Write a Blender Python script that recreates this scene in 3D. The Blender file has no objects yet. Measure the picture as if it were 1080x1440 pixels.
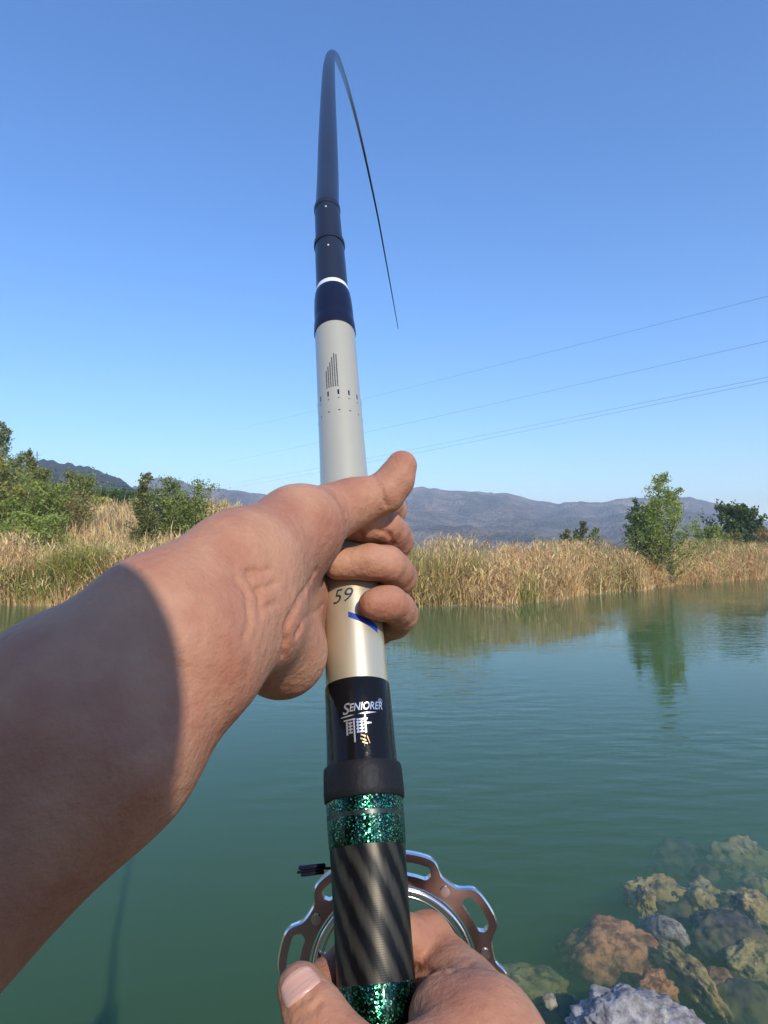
import bpy, math, random
import numpy as np
from mathutils import Vector, Matrix, noise as mnoise
import openvdb as vdb

R = math.radians
rng = np.random.default_rng(7)
random.seed(7)
S = bpy.context.scene
COL = S.collection

# ------------------------------------------------------------------ camera, sky, sun
F = 938.0                      # focal length in pixels of the 1080 x 1440 photograph
PITCH = R(3.23)
EYE = Vector((0.0, 0.0, 2.0))
cam_d = bpy.data.cameras.new('camera')
cam_d.sensor_fit = 'VERTICAL'; cam_d.sensor_height = 24.0; cam_d.sensor_width = 18.0
cam_d.lens = F / 1440.0 * 24.0
cam_d.clip_start = 0.01; cam_d.clip_end = 12000
cam = bpy.data.objects.new('camera', cam_d); COL.objects.link(cam)
cam.location = EYE; cam.rotation_euler = (R(90) + PITCH, 0, 0)
S.camera = cam

SUN_ELEV, SUN_AZ = R(35), R(156)       # azimuth clockwise from +Y: behind the angler's right shoulder
w = bpy.data.worlds.new('World'); S.world = w; w.use_nodes = True
wn = w.node_tree.nodes; wl = w.node_tree.links
bg = wn['Background']
sky = wn.new('ShaderNodeTexSky'); sky.sky_type = 'NISHITA'; sky.sun_disc = False
sky.sun_elevation = SUN_ELEV; sky.sun_rotation = SUN_AZ
sky.air_density = 1.0; sky.dust_density = 0.1; sky.ozone_density = 5.0; sky.altitude = 0
hs = wn.new('ShaderNodeHueSaturation'); hs.inputs['Saturation'].default_value = 1.17; hs.inputs['Hue'].default_value = 0.507; hs.inputs['Value'].default_value = 1.06; wl.new(sky.outputs[0], hs.inputs['Color']); wl.new(hs.outputs[0], bg.inputs[0]); bg.inputs[1].default_value = 0.15
sun_d = bpy.data.lights.new('sun', 'SUN'); sun_d.energy = 2.9; sun_d.angle = R(0.6); sun_d.color = (1.0, 0.95, 0.87)
sun = bpy.data.objects.new('sun', sun_d); COL.objects.link(sun); sun.location = (5, -10, 20)
sdir = Vector((math.sin(SUN_AZ) * math.cos(SUN_ELEV), math.cos(SUN_AZ) * math.cos(SUN_ELEV), math.sin(SUN_ELEV)))
sun.rotation_euler = sdir.to_track_quat('Z', 'Y').to_euler()
S.view_settings.view_transform = 'Standard'; S.view_settings.look = 'None'
S.view_settings.exposure = 0.55; S.view_settings.gamma = 1.0; S.view_settings.use_curve_mapping = False
S.render.engine = 'CYCLES'
S.cycles.use_denoising = True
S.cycles.max_bounces = 8; S.cycles.transparent_max_bounces = 24; S.cycles.volume_bounces = 2
S.cycles.caustics_reflective = False; S.cycles.caustics_refractive = False

CR = Matrix.Rotation(R(90) + PITCH, 3, 'X')
CRn = np.array(CR)
def C(px, py, z):
    """a point z metres in front of the eye, in eye coordinates (right, up, forward)"""
    return np.array(((px - 540.0) / F * z, -(py - 720.0) / F * z, z))
def W(p):
    """eye coordinates (right, up, forward) -> world, for one point or an (n,3) array"""
    p = np.asarray(p, float)
    q = p * np.array((1, 1, -1.0))
    return q @ CRn.T + np.array(EYE)
def on_level(px, py, h=0.0):
    d = W(C(px, py, 1.0)) - np.array(EYE)
    t = (h - EYE.z) / d[2]
    return np.array(EYE) + d * t
def at_dist(px, py, D):
    """world point seen in direction (px,py) at ground distance y = D"""
    d = W(C(px, py, 1.0)) - np.array(EYE)
    return np.array(EYE) + d * (D / d[1])

# ------------------------------------------------------------------ materials
def newmat(name):
    m = bpy.data.materials.new(name); m.use_nodes = True
    return m, m.node_tree.nodes, m.node_tree.links, m.node_tree.nodes['Principled BSDF']
def simple(name, col, rough=0.5, metal=0.0, var=0.0, scale=20.0, bump=0.0, bscale=60.0, coat=0.0, coord='Object'):
    m, n, l, b = newmat(name)
    b.inputs['Base Color'].default_value = (*col, 1); b.inputs['Roughness'].default_value = rough
    b.inputs['Metallic'].default_value = metal; b.inputs['Coat Weight'].default_value = coat
    tc = n.new('ShaderNodeTexCoord')
    if var > 0:
        t = n.new('ShaderNodeTexNoise'); t.inputs['Scale'].default_value = scale; t.inputs['Detail'].default_value = 6
        l.new(tc.outputs[coord], t.inputs['Vector'])
        r = n.new('ShaderNodeValToRGB')
        r.color_ramp.elements[0].position = 0.3; r.color_ramp.elements[1].position = 0.7
        r.color_ramp.elements[0].color = (*[c * (1 - var) for c in col], 1)
        r.color_ramp.elements[1].color = (*[min(1, c * (1 + var)) for c in col], 1)
        l.new(t.outputs['Fac'], r.inputs['Fac']); l.new(r.outputs['Color'], b.inputs['Base Color'])
    if bump > 0:
        t2 = n.new('ShaderNodeTexNoise'); t2.inputs['Scale'].default_value = bscale; t2.inputs['Detail'].default_value = 5
        l.new(tc.outputs[coord], t2.inputs['Vector'])
        bp = n.new('ShaderNodeBump'); bp.inputs['Strength'].default_value = bump; bp.inputs['Distance'].default_value = 0.01
        l.new(t2.outputs['Fac'], bp.inputs['Height']); l.new(bp.outputs['Normal'], b.inputs['Normal'])
    return m
def leafmat(name, rough=0.6, trans=0.25):
    """leaf and blade colour comes from the 'tint' attribute, one value per leaf"""
    m, n, l, b = newmat(name)
    a = n.new('ShaderNodeAttribute'); a.attribute_name = 'tint'
    l.new(a.outputs['Color'], b.inputs['Base Color']); b.inputs['Roughness'].default_value = rough
    b.inputs['Specular IOR Level'].default_value = 0.2
    t = n.new('ShaderNodeBsdfTranslucent'); l.new(a.outputs['Color'], t.inputs['Color'])
    mx = n.new('ShaderNodeMixShader'); mx.inputs[0].default_value = trans
    l.new(b.outputs[0], mx.inputs[1]); l.new(t.outputs[0], mx.inputs[2])
    l.new(mx.outputs[0], n['Material Output'].inputs['Surface'])
    return m
M_leaf = leafmat('leaf', 0.6, 0.35); M_reed = leafmat('dry_reed', 0.7, 0.28)
M_bark = simple('bark', (0.16, 0.13, 0.10), 0.9, var=0.35, scale=3, bump=0.4, bscale=30)

# ------------------------------------------------------------------ mesh helpers
def mesh_np(name, V, Fc, mat=None, smooth=False, tint=None, loops=None):
    """V (n,3); Fc list of index arrays (each an (m,k) array)"""
    me = bpy.data.meshes.new(name)
    V = np.asarray(V, np.float32)
    me.vertices.add(len(V)); me.vertices.foreach_set('co', V.ravel())
    Fc = [np.asarray(f, np.int32) for f in Fc if len(f)]
    li = np.concatenate([f.ravel() for f in Fc])
    sizes = np.concatenate([np.full(len(f), f.shape[1], np.int32) for f in Fc])
    starts = np.concatenate(([0], np.cumsum(sizes)[:-1])).astype(np.int32)
    me.loops.add(len(li)); me.loops.foreach_set('vertex_index', li)
    me.polygons.add(len(sizes)); me.polygons.foreach_set('loop_start', starts); me.polygons.foreach_set('loop_total', sizes)
    if smooth: me.polygons.foreach_set('use_smooth', np.ones(len(sizes), bool))
    if tint is not None:
        a = me.attributes.new('tint', 'FLOAT_COLOR', 'POINT')
        t = np.ones((len(V), 4), np.float32); t[:, :3] = tint; a.data.foreach_set('color', t.ravel())
    me.update(calc_edges=True); me.validate()
    if mat: me.materials.append(mat)
    return me
def link(name, me, parent=None, **props):
    o = bpy.data.objects.new(name, me); COL.objects.link(o)
    if parent is not None: o.parent = parent; o.matrix_parent_inverse = parent.matrix_basis.inverted()
    for k, v in props.items(): o[k] = v
    return o
def empty(name, loc, label, cat, group=None):
    o = bpy.data.objects.new(name, None); COL.objects.link(o); o.location = loc
    o['label'] = label; o['category'] = cat
    if group: o['group'] = group
    o.empty_display_size = 0.2
    return o
def grid_mesh(name, P, mat, smooth=True, closed_u=False):
    """P (nu,nv,3)"""
    nu, nv = P.shape[:2]
    idx = np.arange(nu * nv).reshape(nu, nv)
    if closed_u: idx = np.vstack((idx, idx[:1]))
    f = np.stack((idx[:-1, :-1], idx[1:, :-1], idx[1:, 1:], idx[:-1, 1:]), -1).reshape(-1, 4)
    return mesh_np(name, P.reshape(-1, 3), [f], mat, smooth)
def frames(pts):
    pts = np.asarray(pts, float)
    T = np.gradient(pts, axis=0); T /= np.linalg.norm(T, axis=1, keepdims=True)
    ref = np.array((1.0, 0, 0)) if abs(T[0][0]) < 0.8 else np.array((0, 0, 1.0))
    A = []
    a = ref - T[0] * ref.dot(T[0]); a /= np.linalg.norm(a)
    for t in T:
        a = a - t * a.dot(t); a /= np.linalg.norm(a); A.append(a.copy())
    A = np.array(A); B = np.cross(T, A)
    return T, A, B
def tube_data(pts, rad, n=8, cap=True):
    pts = np.asarray(pts, float); rad = np.broadcast_to(np.asarray(rad, float), (len(pts),))
    T, A, B = frames(pts)
    th = np.linspace(0, 2 * np.pi, n, endpoint=False)
    ring = A[:, None] * np.cos(th)[None, :, None] + B[:, None] * np.sin(th)[None, :, None]
    V = (pts[:, None] + ring * rad[:, None, None]).reshape(-1, 3)
    m = len(pts); i = np.arange(m - 1)[:, None] * n; j = np.arange(n)[None, :]; j2 = (j + 1) % n
    f = np.stack((i + j, i + j2, i + n + j2, i + n + j), -1).reshape(-1, 4)
    tris = np.zeros((0, 3), int)
    if cap:
        c0, c1 = len(V), len(V) + 1
        V = np.vstack((V, pts[0], pts[-1])); jj = np.arange(n); k = (jj + 1) % n
        tris = np.vstack((np.stack((np.full(n, c0), k, jj), -1), np.stack((np.full(n, c1), (m - 1) * n + jj, (m - 1) * n + k), -1)))
    return V, f, tris
def join_data(parts):
    Vs, Q, T3, off = [], [], [], 0
    for V, q, t in parts:
        Vs.append(V); Q.append(q + off); T3.append(t + off); off += len(V)
    return np.vstack(Vs), [np.vstack(Q), np.vstack(T3)]
def smooth_interp(x, xs, ys):
    return np.interp(x, xs, ys)
def fbm(x, y, oct=5, seed=0.0, z=0.0):
    """value from mathutils noise for small arrays"""
    out = np.empty(x.size); xf = x.ravel(); yf = y.ravel()
    for i in range(x.size):
        out[i] = mnoise.fractal(Vector((xf[i] + seed, yf[i] - seed, z)), 0.9, 2.0, oct)
    return out.reshape(x.shape)
def sstep(a, b, x):
    t = np.clip((x - a) / (b - a), 0, 1); return t * t * (3 - 2 * t)

# ================================================================== THE SETTING
SH_X = np.array([-400, -150, -60, -30, -13.6, -4, 3.8, 7.0, 10.7, 18, 27.7, 45, 80, 150, 400.0])
SH_Y = np.array([60, 40, 28, 24.5, 23.7, 23.2, 23.7, 26.8, 31.3, 38.5, 48, 66, 90, 100, 110.0])
def shore(x):
    return np.interp(x, SH_X, SH_Y) + 0.35 * np.sin(x * 0.9) + 0.2 * np.sin(x * 2.3 + 1)
def land(x, y):
    x = np.asarray(x, float); y = np.asarray(y, float)
    d = y - shore(x)
    left = sstep(2, -14, x)
    far = np.where(d < 0, np.maximum(d * 0.5, -2.6), 0.22 * np.minimum(d, 3) / 3 + 0.5 * sstep(0.5, 9, d))
    far = far + left * (1.5 * sstep(2.5, 12, d) + 3.0 * sstep(10, 32, d)) + 1.2 * sstep(25, 140, d)
    shelf = 2.15 * np.exp(-(((x - 2.35) / 1.25) ** 2 + ((y - 2.7) / 1.5) ** 2))
    near = 0.6 - 0.9 * sstep(0.8, 2.0, y) - 2.3 * sstep(1.7, 4.2, y)
    near = np.minimum(near + shelf * sstep(1.2, 2.2, y) * 0.93, 0.6 - 0.9 * sstep(0.8, 2.0, y) - 0.16 * sstep(1.7, 2.4, y))
    side = -2.6 + 4 * sstep(150, 200, np.abs(x))
    h = np.maximum(np.maximum(near, far), side)
    return h + 0.04 * np.sin(x * 3.1 + y * 1.7) * np.sin(y * 2.9 - x)

def axis(lo, hi, fine, step):
    a = [0.0]; s = step
    while a[-1] < hi:
        s = step if a[-1] < fine else s * 1.12
        a.append(a[-1] + s)
    b = [0.0]; s = step
    while b[-1] > lo:
        s = step if -b[-1] < 40 * 0 + fine else s * 1.12
        b.append(b[-1] - s)
    return np.array(sorted(set(a + b)))
gx = axis(-6000, 6000, 45, 0.45)
gy = np.concatenate((axis(-6000, 6000, 0.0, 0.5)[axis(-6000, 6000, 0.0, 0.5) < -2], np.arange(-2, 6, 0.12), np.arange(6, 70, 0.45), 70 + np.cumsum(0.5 * 1.12 ** np.arange(64))))
X, Y = np.meshgrid(gx, gy, indexing='ij')
Z = land(X, Y)
M_ground, n, l, b = newmat('bank_soil')
geo = n.new('ShaderNodeNewGeometry')
t = n.new('ShaderNodeTexNoise'); t.inputs['Scale'].default_value = 1.2; t.inputs['Detail'].default_value = 8
l.new(geo.outputs['Position'], t.inputs['Vector'])
r = n.new('ShaderNodeValToRGB'); e = r.color_ramp.elements
e[0].position = 0.3; e[0].color = (0.13, 0.105, 0.055, 1); e[1].position = 0.7; e[1].color = (0.30, 0.23, 0.14, 1)
x_ = e.new(0.5); x_.color = (0.19, 0.16, 0.075, 1)
l.new(t.outputs['Fac'], r.inputs['Fac']); l.new(r.outputs['Color'], b.inputs['Base Color']); b.inputs['Roughness'].default_value = 0.95
bp = n.new('ShaderNodeBump'); bp.inputs['Distance'].default_value = 0.1; l.new(t.outputs['Fac'], bp.inputs['Height']); l.new(bp.outputs[0], b.inputs['Normal'])
link('ground', grid_mesh('ground', np.stack((X, Y, Z), -1), M_ground), kind='structure')

# water: a closed body with murky green volume and a rippled surface
M_water, n, l, b = newmat('lake_water')
n.remove(b)
geo = n.new('ShaderNodeNewGeometry')
mp = n.new('ShaderNodeMapping'); mp.inputs['Scale'].default_value = (0.55, 1.5, 1.0); mp.inputs['Rotation'].default_value = (0, 0, R(-8))
l.new(geo.outputs['Position'], mp.inputs['Vector'])
n1 = n.new('ShaderNodeTexNoise'); n1.inputs['Scale'].default_value = 3.2; n1.inputs['Detail'].default_value = 3; n1.inputs['Roughness'].default_value = 0.45
l.new(mp.outputs[0], n1.inputs['Vector'])
n2 = n.new('ShaderNodeTexNoise'); n2.inputs['Scale'].default_value = 0.16; n2.inputs['Detail'].default_value = 2
l.new(geo.outputs['Position'], n2.inputs['Vector'])
mr = n.new('ShaderNodeMapRange'); mr.inputs[1].default_value = 0.42; mr.inputs[2].default_value = 0.62; mr.inputs[3].default_value = 0.12; mr.inputs[4].default_value = 1.0
l.new(n2.outputs['Fac'], mr.inputs[0])
bp = n.new('ShaderNodeBump'); bp.inputs['Distance'].default_value = 0.017; l.new(mr.outputs[0], bp.inputs['Strength'])
l.new(n1.outputs['Fac'], bp.inputs['Height'])
fr = n.new('ShaderNodeFresnel'); ior = n.new('ShaderNodeMapRange'); l.new(geo.outputs['Backfacing'], ior.inputs[0]); ior.inputs[3].default_value = 1.333; ior.inputs[4].default_value = 0.75; l.new(ior.outputs[0], fr.inputs['IOR']); l.new(bp.outputs[0], fr.inputs['Normal'])
gl = n.new('ShaderNodeBsdfGlossy'); gl.inputs['Roughness'].default_value = 0.03; l.new(bp.outputs[0], gl.inputs['Normal'])
tr = n.new('ShaderNodeBsdfTransparent')
mx = n.new('ShaderNodeMixShader'); l.new(fr.outputs[0], mx.inputs[0]); l.new(tr.outputs[0], mx.inputs[1]); l.new(gl.outputs[0], mx.inputs[2])
l.new(mx.outputs[0], n['Material Output'].inputs['Surface'])
pv = n.new('ShaderNodeVolumePrincipled')
pv.inputs['Color'].default_value = (0.135, 0.215, 0.082, 1); pv.inputs['Density'].default_value = 1.6
pv.inputs['Absorption Color'].default_value = (0.08, 0.22, 0.2, 1)
l.new(pv.outputs[0], n['Material Output'].inputs['Volume'])
import bmesh
bm = bmesh.new()
bmesh.ops.create_cube(bm, size=1.0)
for v in bm.verts: v.co = Vector((v.co.x * 360, 60 + v.co.y * 130, -1.45 + v.co.z * 2.9))
me = bpy.data.meshes.new('water'); bm.to_mesh(me); bm.free(); me.materials.append(M_water)
link('water', me, kind='structure')

# hills: two wooded ridges, built as relief in rings round the lake
def ridge(name, table, r0, r1, rb, mat, seed, rough):
    az_px = np.array([p[0] for p in table], float); top_py = np.array([p[1] for p in table], float)
    px = np.linspace(az_px[0], az_px[-1], 420)
    py = np.interp(px, az_px, top_py)
    k = np.hanning(9); k /= k.sum(); py = np.convolve(np.pad(py, 4, mode='edge'), k, 'valid')
    tt = np.linspace(0, 1, 46)
    az = np.arctan((px - 540) / F)
    P = np.zeros((len(px), len(tt), 3))
    hz = 773.0
    Hr = (hz - py) / F * r1 + 2.0
    A, T = np.meshgrid(az, tt, indexing='ij')
    rr = np.where(T < 0.75, r0 + (r1 - r0) * T / 0.75, r1 + (rb - r1) * (T - 0.75) / 0.25)
    prof = np.where(T < 0.75, (T / 0.75) ** 1.25, 1 - 0.8 * sstep(0.75, 1, T))
    dist = rr / np.cos(0)      # table heights are read on the plane y = r
    xw = np.tan(A) * rr; yw = rr
    sc = 1.0 / (r1 * 0.16)
    nz = fbm(xw * sc, yw * sc * 0.7, 6, seed)
    nz2 = fbm(xw * sc * 7, yw * sc * 7, 4, seed + 9)
    env = np.clip(prof * 1.1, 0, 1) * (1 - 0.75 * np.exp(-((T - 0.75) / 0.08) ** 2))
    zz = Hr[:, None] * (prof + rough * (1.5 * (0.42 - np.abs(nz)) - 0.25) * env) + Hr[:, None] * 0.04 * nz2
    P[..., 0] = xw; P[..., 1] = yw; P[..., 2] = zz
    P[:, 0, 2] = -3
    return link(name, grid_mesh(name, P, mat), kind='structure')
def hillmat(name, c1, c2, c3, sc):
    m, n, l, b = newmat(name); geo = n.new('ShaderNodeNewGeometry')
    t = n.new('ShaderNodeTexNoise'); t.inputs['Scale'].default_value = sc; t.inputs['Detail'].default_value = 7; t.inputs['Roughness'].default_value = 0.65
    v = n.new('ShaderNodeTexVoronoi'); v.inputs['Scale'].default_value = sc * 18
    l.new(geo.outputs['Position'], t.inputs['Vector']); l.new(geo.outputs['Position'], v.inputs['Vector'])
    r = n.new('ShaderNodeValToRGB'); e = r.color_ramp.elements
    e[0].position = 0.36; e[0].color = (*c1, 1); e[1].position = 0.66; e[1].color = (*c3, 1); q = e.new(0.5); q.color = (*c2, 1)
    l.new(t.outputs['Fac'], r.inputs['Fac'])
    l.new(r.outputs['Color'], b.inputs['Base Color']); b.inputs['Roughness'].default_value = 1.0; b.inputs['Specular IOR Level'].default_value = 0.05
    bp = n.new('ShaderNodeBump'); bp.inputs['Distance'].default_value = 6; bp.inputs['Strength'].default_value = 0.9
    l.new(v.outputs['Distance'], bp.inputs['Height']); l.new(bp.outputs[0], b.inputs['Normal'])
    return m
far_tab = [(-900, 740), (-500, 700), (-200, 660), (0, 680), (120, 690), (180, 688), (215, 672), (245, 676), (290, 684), (340, 692), (400, 700), (470, 690), (520, 694), (565, 690), (600, 688), (640, 692), (662, 690),
           (690, 698), (705, 693), (740, 699), (770, 708), (790, 711), (812, 704), (835, 709), (852, 710), (875, 700), (900, 702), (935, 701), (965, 700), (1000, 706), (1030, 714), (1060, 726), (1085, 738), (1150, 745), (1300, 730), (1600, 700), (2200, 745)]
near_tab = [(-900, 735), (-500, 660), (-200, 640), (-60, 655), (20, 650), (50, 645), (75, 650), (100, 654), (122, 656), (150, 664), (175, 676), (200, 694), (250, 718), (300, 742), (350, 760), (380, 776)]
ridge('far_hills', far_tab, 500, 1500, 2300, hillmat('far_wood', (0.06, 0.06, 0.045), (0.15, 0.12, 0.09), (0.34, 0.27, 0.20), 0.012), 3.0, 0.34)
ridge('near_hill', near_tab, 260, 620, 900, hillmat('near_wood', (0.035, 0.045, 0.022), (0.06, 0.065, 0.03), (0.10, 0.09, 0.05), 0.03), 11.0, 0.20)

# haze
M_haze, n, l, b = newmat('haze'); n.remove(b)
pv = n.new('ShaderNodeVolumePrincipled'); pv.inputs['Color'].default_value = (0.72, 0.84, 1.0, 1); pv.inputs['Density'].default_value = 0.00055
pv.inputs['Absorption Color'].default_value = (0.72, 0.84, 1.0, 1); pv.inputs['Anisotropy'].default_value = 0.2
l.new(pv.outputs[0], n['Material Output'].inputs['Volume'])
bm = bmesh.new(); bmesh.ops.create_cube(bm, size=1.0)
for v in bm.verts: v.co = Vector((v.co.x * 5600, v.co.y * 5600, v.co.z * 220 + 105))
me = bpy.data.meshes.new('haze'); bm.to_mesh(me); bm.free(); me.materials.append(M_haze)
link('haze', me, kind='stuff')

# ------------------------------------------------------------------ reeds
TAN = np.array([(0.60, 0.44, 0.24), (0.48, 0.34, 0.17), (0.66, 0.51, 0.31), (0.26, 0.16, 0.08), (0.55, 0.44, 0.22), (0.58, 0.41, 0.25)])
TAN = np.minimum(TAN * 1.38 * np.array((1.06, 0.98, 0.86)), 0.85)
GRN = np.array([(0.30, 0.31, 0.08), (0.38, 0.36, 0.10), (0.21, 0.23, 0.06), (0.45, 0.39, 0.12)])
def blades(root, h, w, lean, tint, seg=3, droop=0.5, away=None):
    n = len(root); th = rng.uniform(0, 2 * np.pi, n)
    if away is not None: th = np.arctan2(away[:, 1], away[:, 0]) + rng.normal(0, 0.7, n)
    d = np.stack((np.cos(th), np.sin(th), np.zeros(n)), -1)
    ph = rng.uniform(0, 2 * np.pi, n)
    sd = np.stack((np.cos(ph), np.sin(ph), np.zeros(n)), -1)
    V = np.zeros((n, 2 * seg + 1, 3))
    for i in range(seg + 1):
        t = i / seg
        up = h * (t - droop * lean * t ** 3 * 0.6); out = h * lean * t ** 2
        c = root + d * out[:, None]; c[:, 2] += up
        ww = w * (1 - 0.55 * t)
        if i < seg: V[:, 2 * i] = c - sd * ww[:, None] / 2; V[:, 2 * i + 1] = c + sd * ww[:, None] / 2
        else: V[:, 2 * seg] = c
    base = np.arange(n)[:, None] * (2 * seg + 1)
    q = np.concatenate([base + np.array([[2 * i, 2 * i + 1, 2 * i + 3, 2 * i + 2]]) for i in range(seg - 1)])
    tr = base + np.array([[2 * seg - 2, 2 * seg - 1, 2 * seg]])
    T = np.repeat(tint, 2 * seg + 1, axis=0)
    return V.reshape(-1, 3), q, tr, T
def lump(x, y, s, seed):
    return np.array([mnoise.noise(Vector((a * s + seed, b_ * s, seed * 0.37))) for a, b_ in zip(x, y)])
def reed_field(name, n, x0, x1, d0, d1, h0, h1, wd, green, power=1.0, clump=2500, spread=0.3):
    cx = rng.uniform(x0, x1, clump); cd = d0 + (d1 - d0) * rng.random(clump) ** power
    ch = rng.uniform(0.75, 1.12, clump); ct = rng.random(clump)
    k = rng.integers(0, clump, n)
    x = cx[k] + rng.normal(0, spread, n); d = np.maximum(cd[k] + rng.normal(0, spread, n), 0.02)
    y = shore(x) + d
    g = lump(cx, cd, 0.45, 3.1) + 0.35 * lump(cx, cd, 1.7, 7.7)
    hl = (1 + 0.45 * lump(cx, cd, 0.35, 5.5)) * (1 + 0.35 * np.exp(-((cx - 25) / 4.5) ** 2)) * (1 - 0.18 * np.exp(-((cx - 16) / 2.5) ** 2))
    h = rng.uniform(h0, h1, n) * ch[k] * hl[k] * (0.5 + 0.5 * sstep(0, 1.6, d))
    isg = (g[k] + rng.normal(0, 0.16, n) > green)
    ti = TAN[rng.integers(0, len(TAN), n)] * (0.8 + 0.4 * ct[k])[:, None]
    gi = GRN[rng.integers(0, len(GRN), n)] * (0.85 + 0.4 * ct[k])[:, None]
    ti = np.where(isg[:, None], gi, ti) * rng.uniform(0.8, 1.15, (n, 1))
    root = np.stack((x, y, land(x, y) - 0.05), -1)
    away = np.stack((x - cx[k], y - shore(cx[k]) - cd[k]), -1)
    return blades(root, h, rng.uniform(*wd, n), rng.uniform(0.05, 1.0, n) ** 1.3, ti, 4, 0.9, away)
def reed_leaves(n, x0, x1, d0, d1):
    cl = 1600; cx = rng.uniform(x0, x1, cl); cd = rng.uniform(d0, d1, cl); k = rng.integers(0, cl, n); ct = rng.random(cl)
    x = cx[k] + rng.normal(0, .28, n); d = np.maximum(cd[k] + rng.normal(0, .28, n), .1); y = shore(x) + d
    hl = (1 + 0.45 * lump(cx, cd, 0.35, 5.5)) * (1 + 0.35 * np.exp(-((cx - 25) / 4.5) ** 2)) * (1 - 0.18 * np.exp(-((cx - 16) / 2.5) ** 2))
    zr = rng.uniform(0.15, 1.7, n) * hl[k] * (0.4 + 0.6 * sstep(0, 1.6, d))
    g = lump(cx, cd, 0.45, 3.1) + 0.35 * lump(cx, cd, 1.7, 7.7)
    isg = g[k] + rng.normal(0, 0.16, n) > 0.29
    ti = np.where(isg[:, None], GRN[rng.integers(0, len(GRN), n)], TAN[rng.integers(0, len(TAN), n)]) * (0.8 + 0.4 * ct[k])[:, None] * rng.uniform(.85, 1.2, (n, 1))
    root = np.stack((x, y, land(x, y) + zr), -1)
    return blades(root, rng.uniform(0.3, 0.62, n), rng.uniform(0.022, 0.045, n), rng.uniform(0.7, 1.7, n), ti, 4, 1.25)
parts = [reed_field('a', 60000, -24, 34, 0.15, 5.0, 0.8, 2.2, (0.02, 0.045), 0.30, 1.0, 1150, 0.26),
         reed_field('b', 9000, -26, 34, 0.0, 1.2, 0.35, 0.8, (0.016, 0.03), 0.35, 1.0, 800, 0.2),
         reed_leaves(46000, -24, 34, 0.3, 5.2),
         reed_field('c', 22000, -45, 70, 4.5, 16.0, 0.6, 1.5, (0.03, 0.06), 0.42, 1.0, 1500, 0.45),
         reed_field('d', 16000, -50, -4, 8.0, 34.0, 0.7, 1.5, (0.035, 0.07), 0.45, 1.0, 900, 0.5)]
V = np.vstack([p[0] for p in parts]); off = 0; Q = []; T3 = []; TT = []
for p in parts:
    Q.append(p[1] + off); T3.append(p[2] + off); TT.append(p[3]); off += len(p[0])
link('reed_bed', mesh_np('reed_bed', V, [np.vstack(Q), np.vstack(T3)], M_reed, tint=np.vstack(TT)), kind='stuff')
def clump_thing(name, label, px, D, n, rad, h, pal, wd=(0.03, 0.05)):
    x = (px - 540) / F * D; y = D
    rx = rng.normal(0, rad * 0.5, n); ry = rng.normal(0, rad * 0.35, n)
    root = np.stack((x + rx, y + ry, land(x + rx, y + ry) - 0.05), -1)
    t = pal[rng.integers(0, len(pal), n)] * rng.uniform(0.7, 1.3, (n, 1))
    V, q, tr, T = blades(root, h * rng.uniform(0.6, 1.1, n), rng.uniform(*wd, n), rng.uniform(0.15, 0.95, n), t, 4)
    o = link(name, mesh_np(name, V, [q, tr], M_reed, tint=T), label=label, category='grass clump', group='green clumps in the reed bank')
    return o
YG = np.array([(0.55, 0.52, 0.10), (0.40, 0.42, 0.08), (0.62, 0.55, 0.17), (0.32, 0.34, 0.08)])
clump_thing('reed_clump', 'largest yellow-green reed clump on the left bank, above the shaded forearm', 146, 26.3, 3600, 1.5, 2.15, YG)
clump_thing('reed_clump', 'small bright yellow-green tuft low on the left bank near the waterline', 72, 24.6, 600, 0.6, 0.9, YG)
clump_thing('reed_clump', 'dull green reed clump at the far left edge of the bank', 18, 25.4, 500, 1.0, 1.5, YG * .7)

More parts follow.
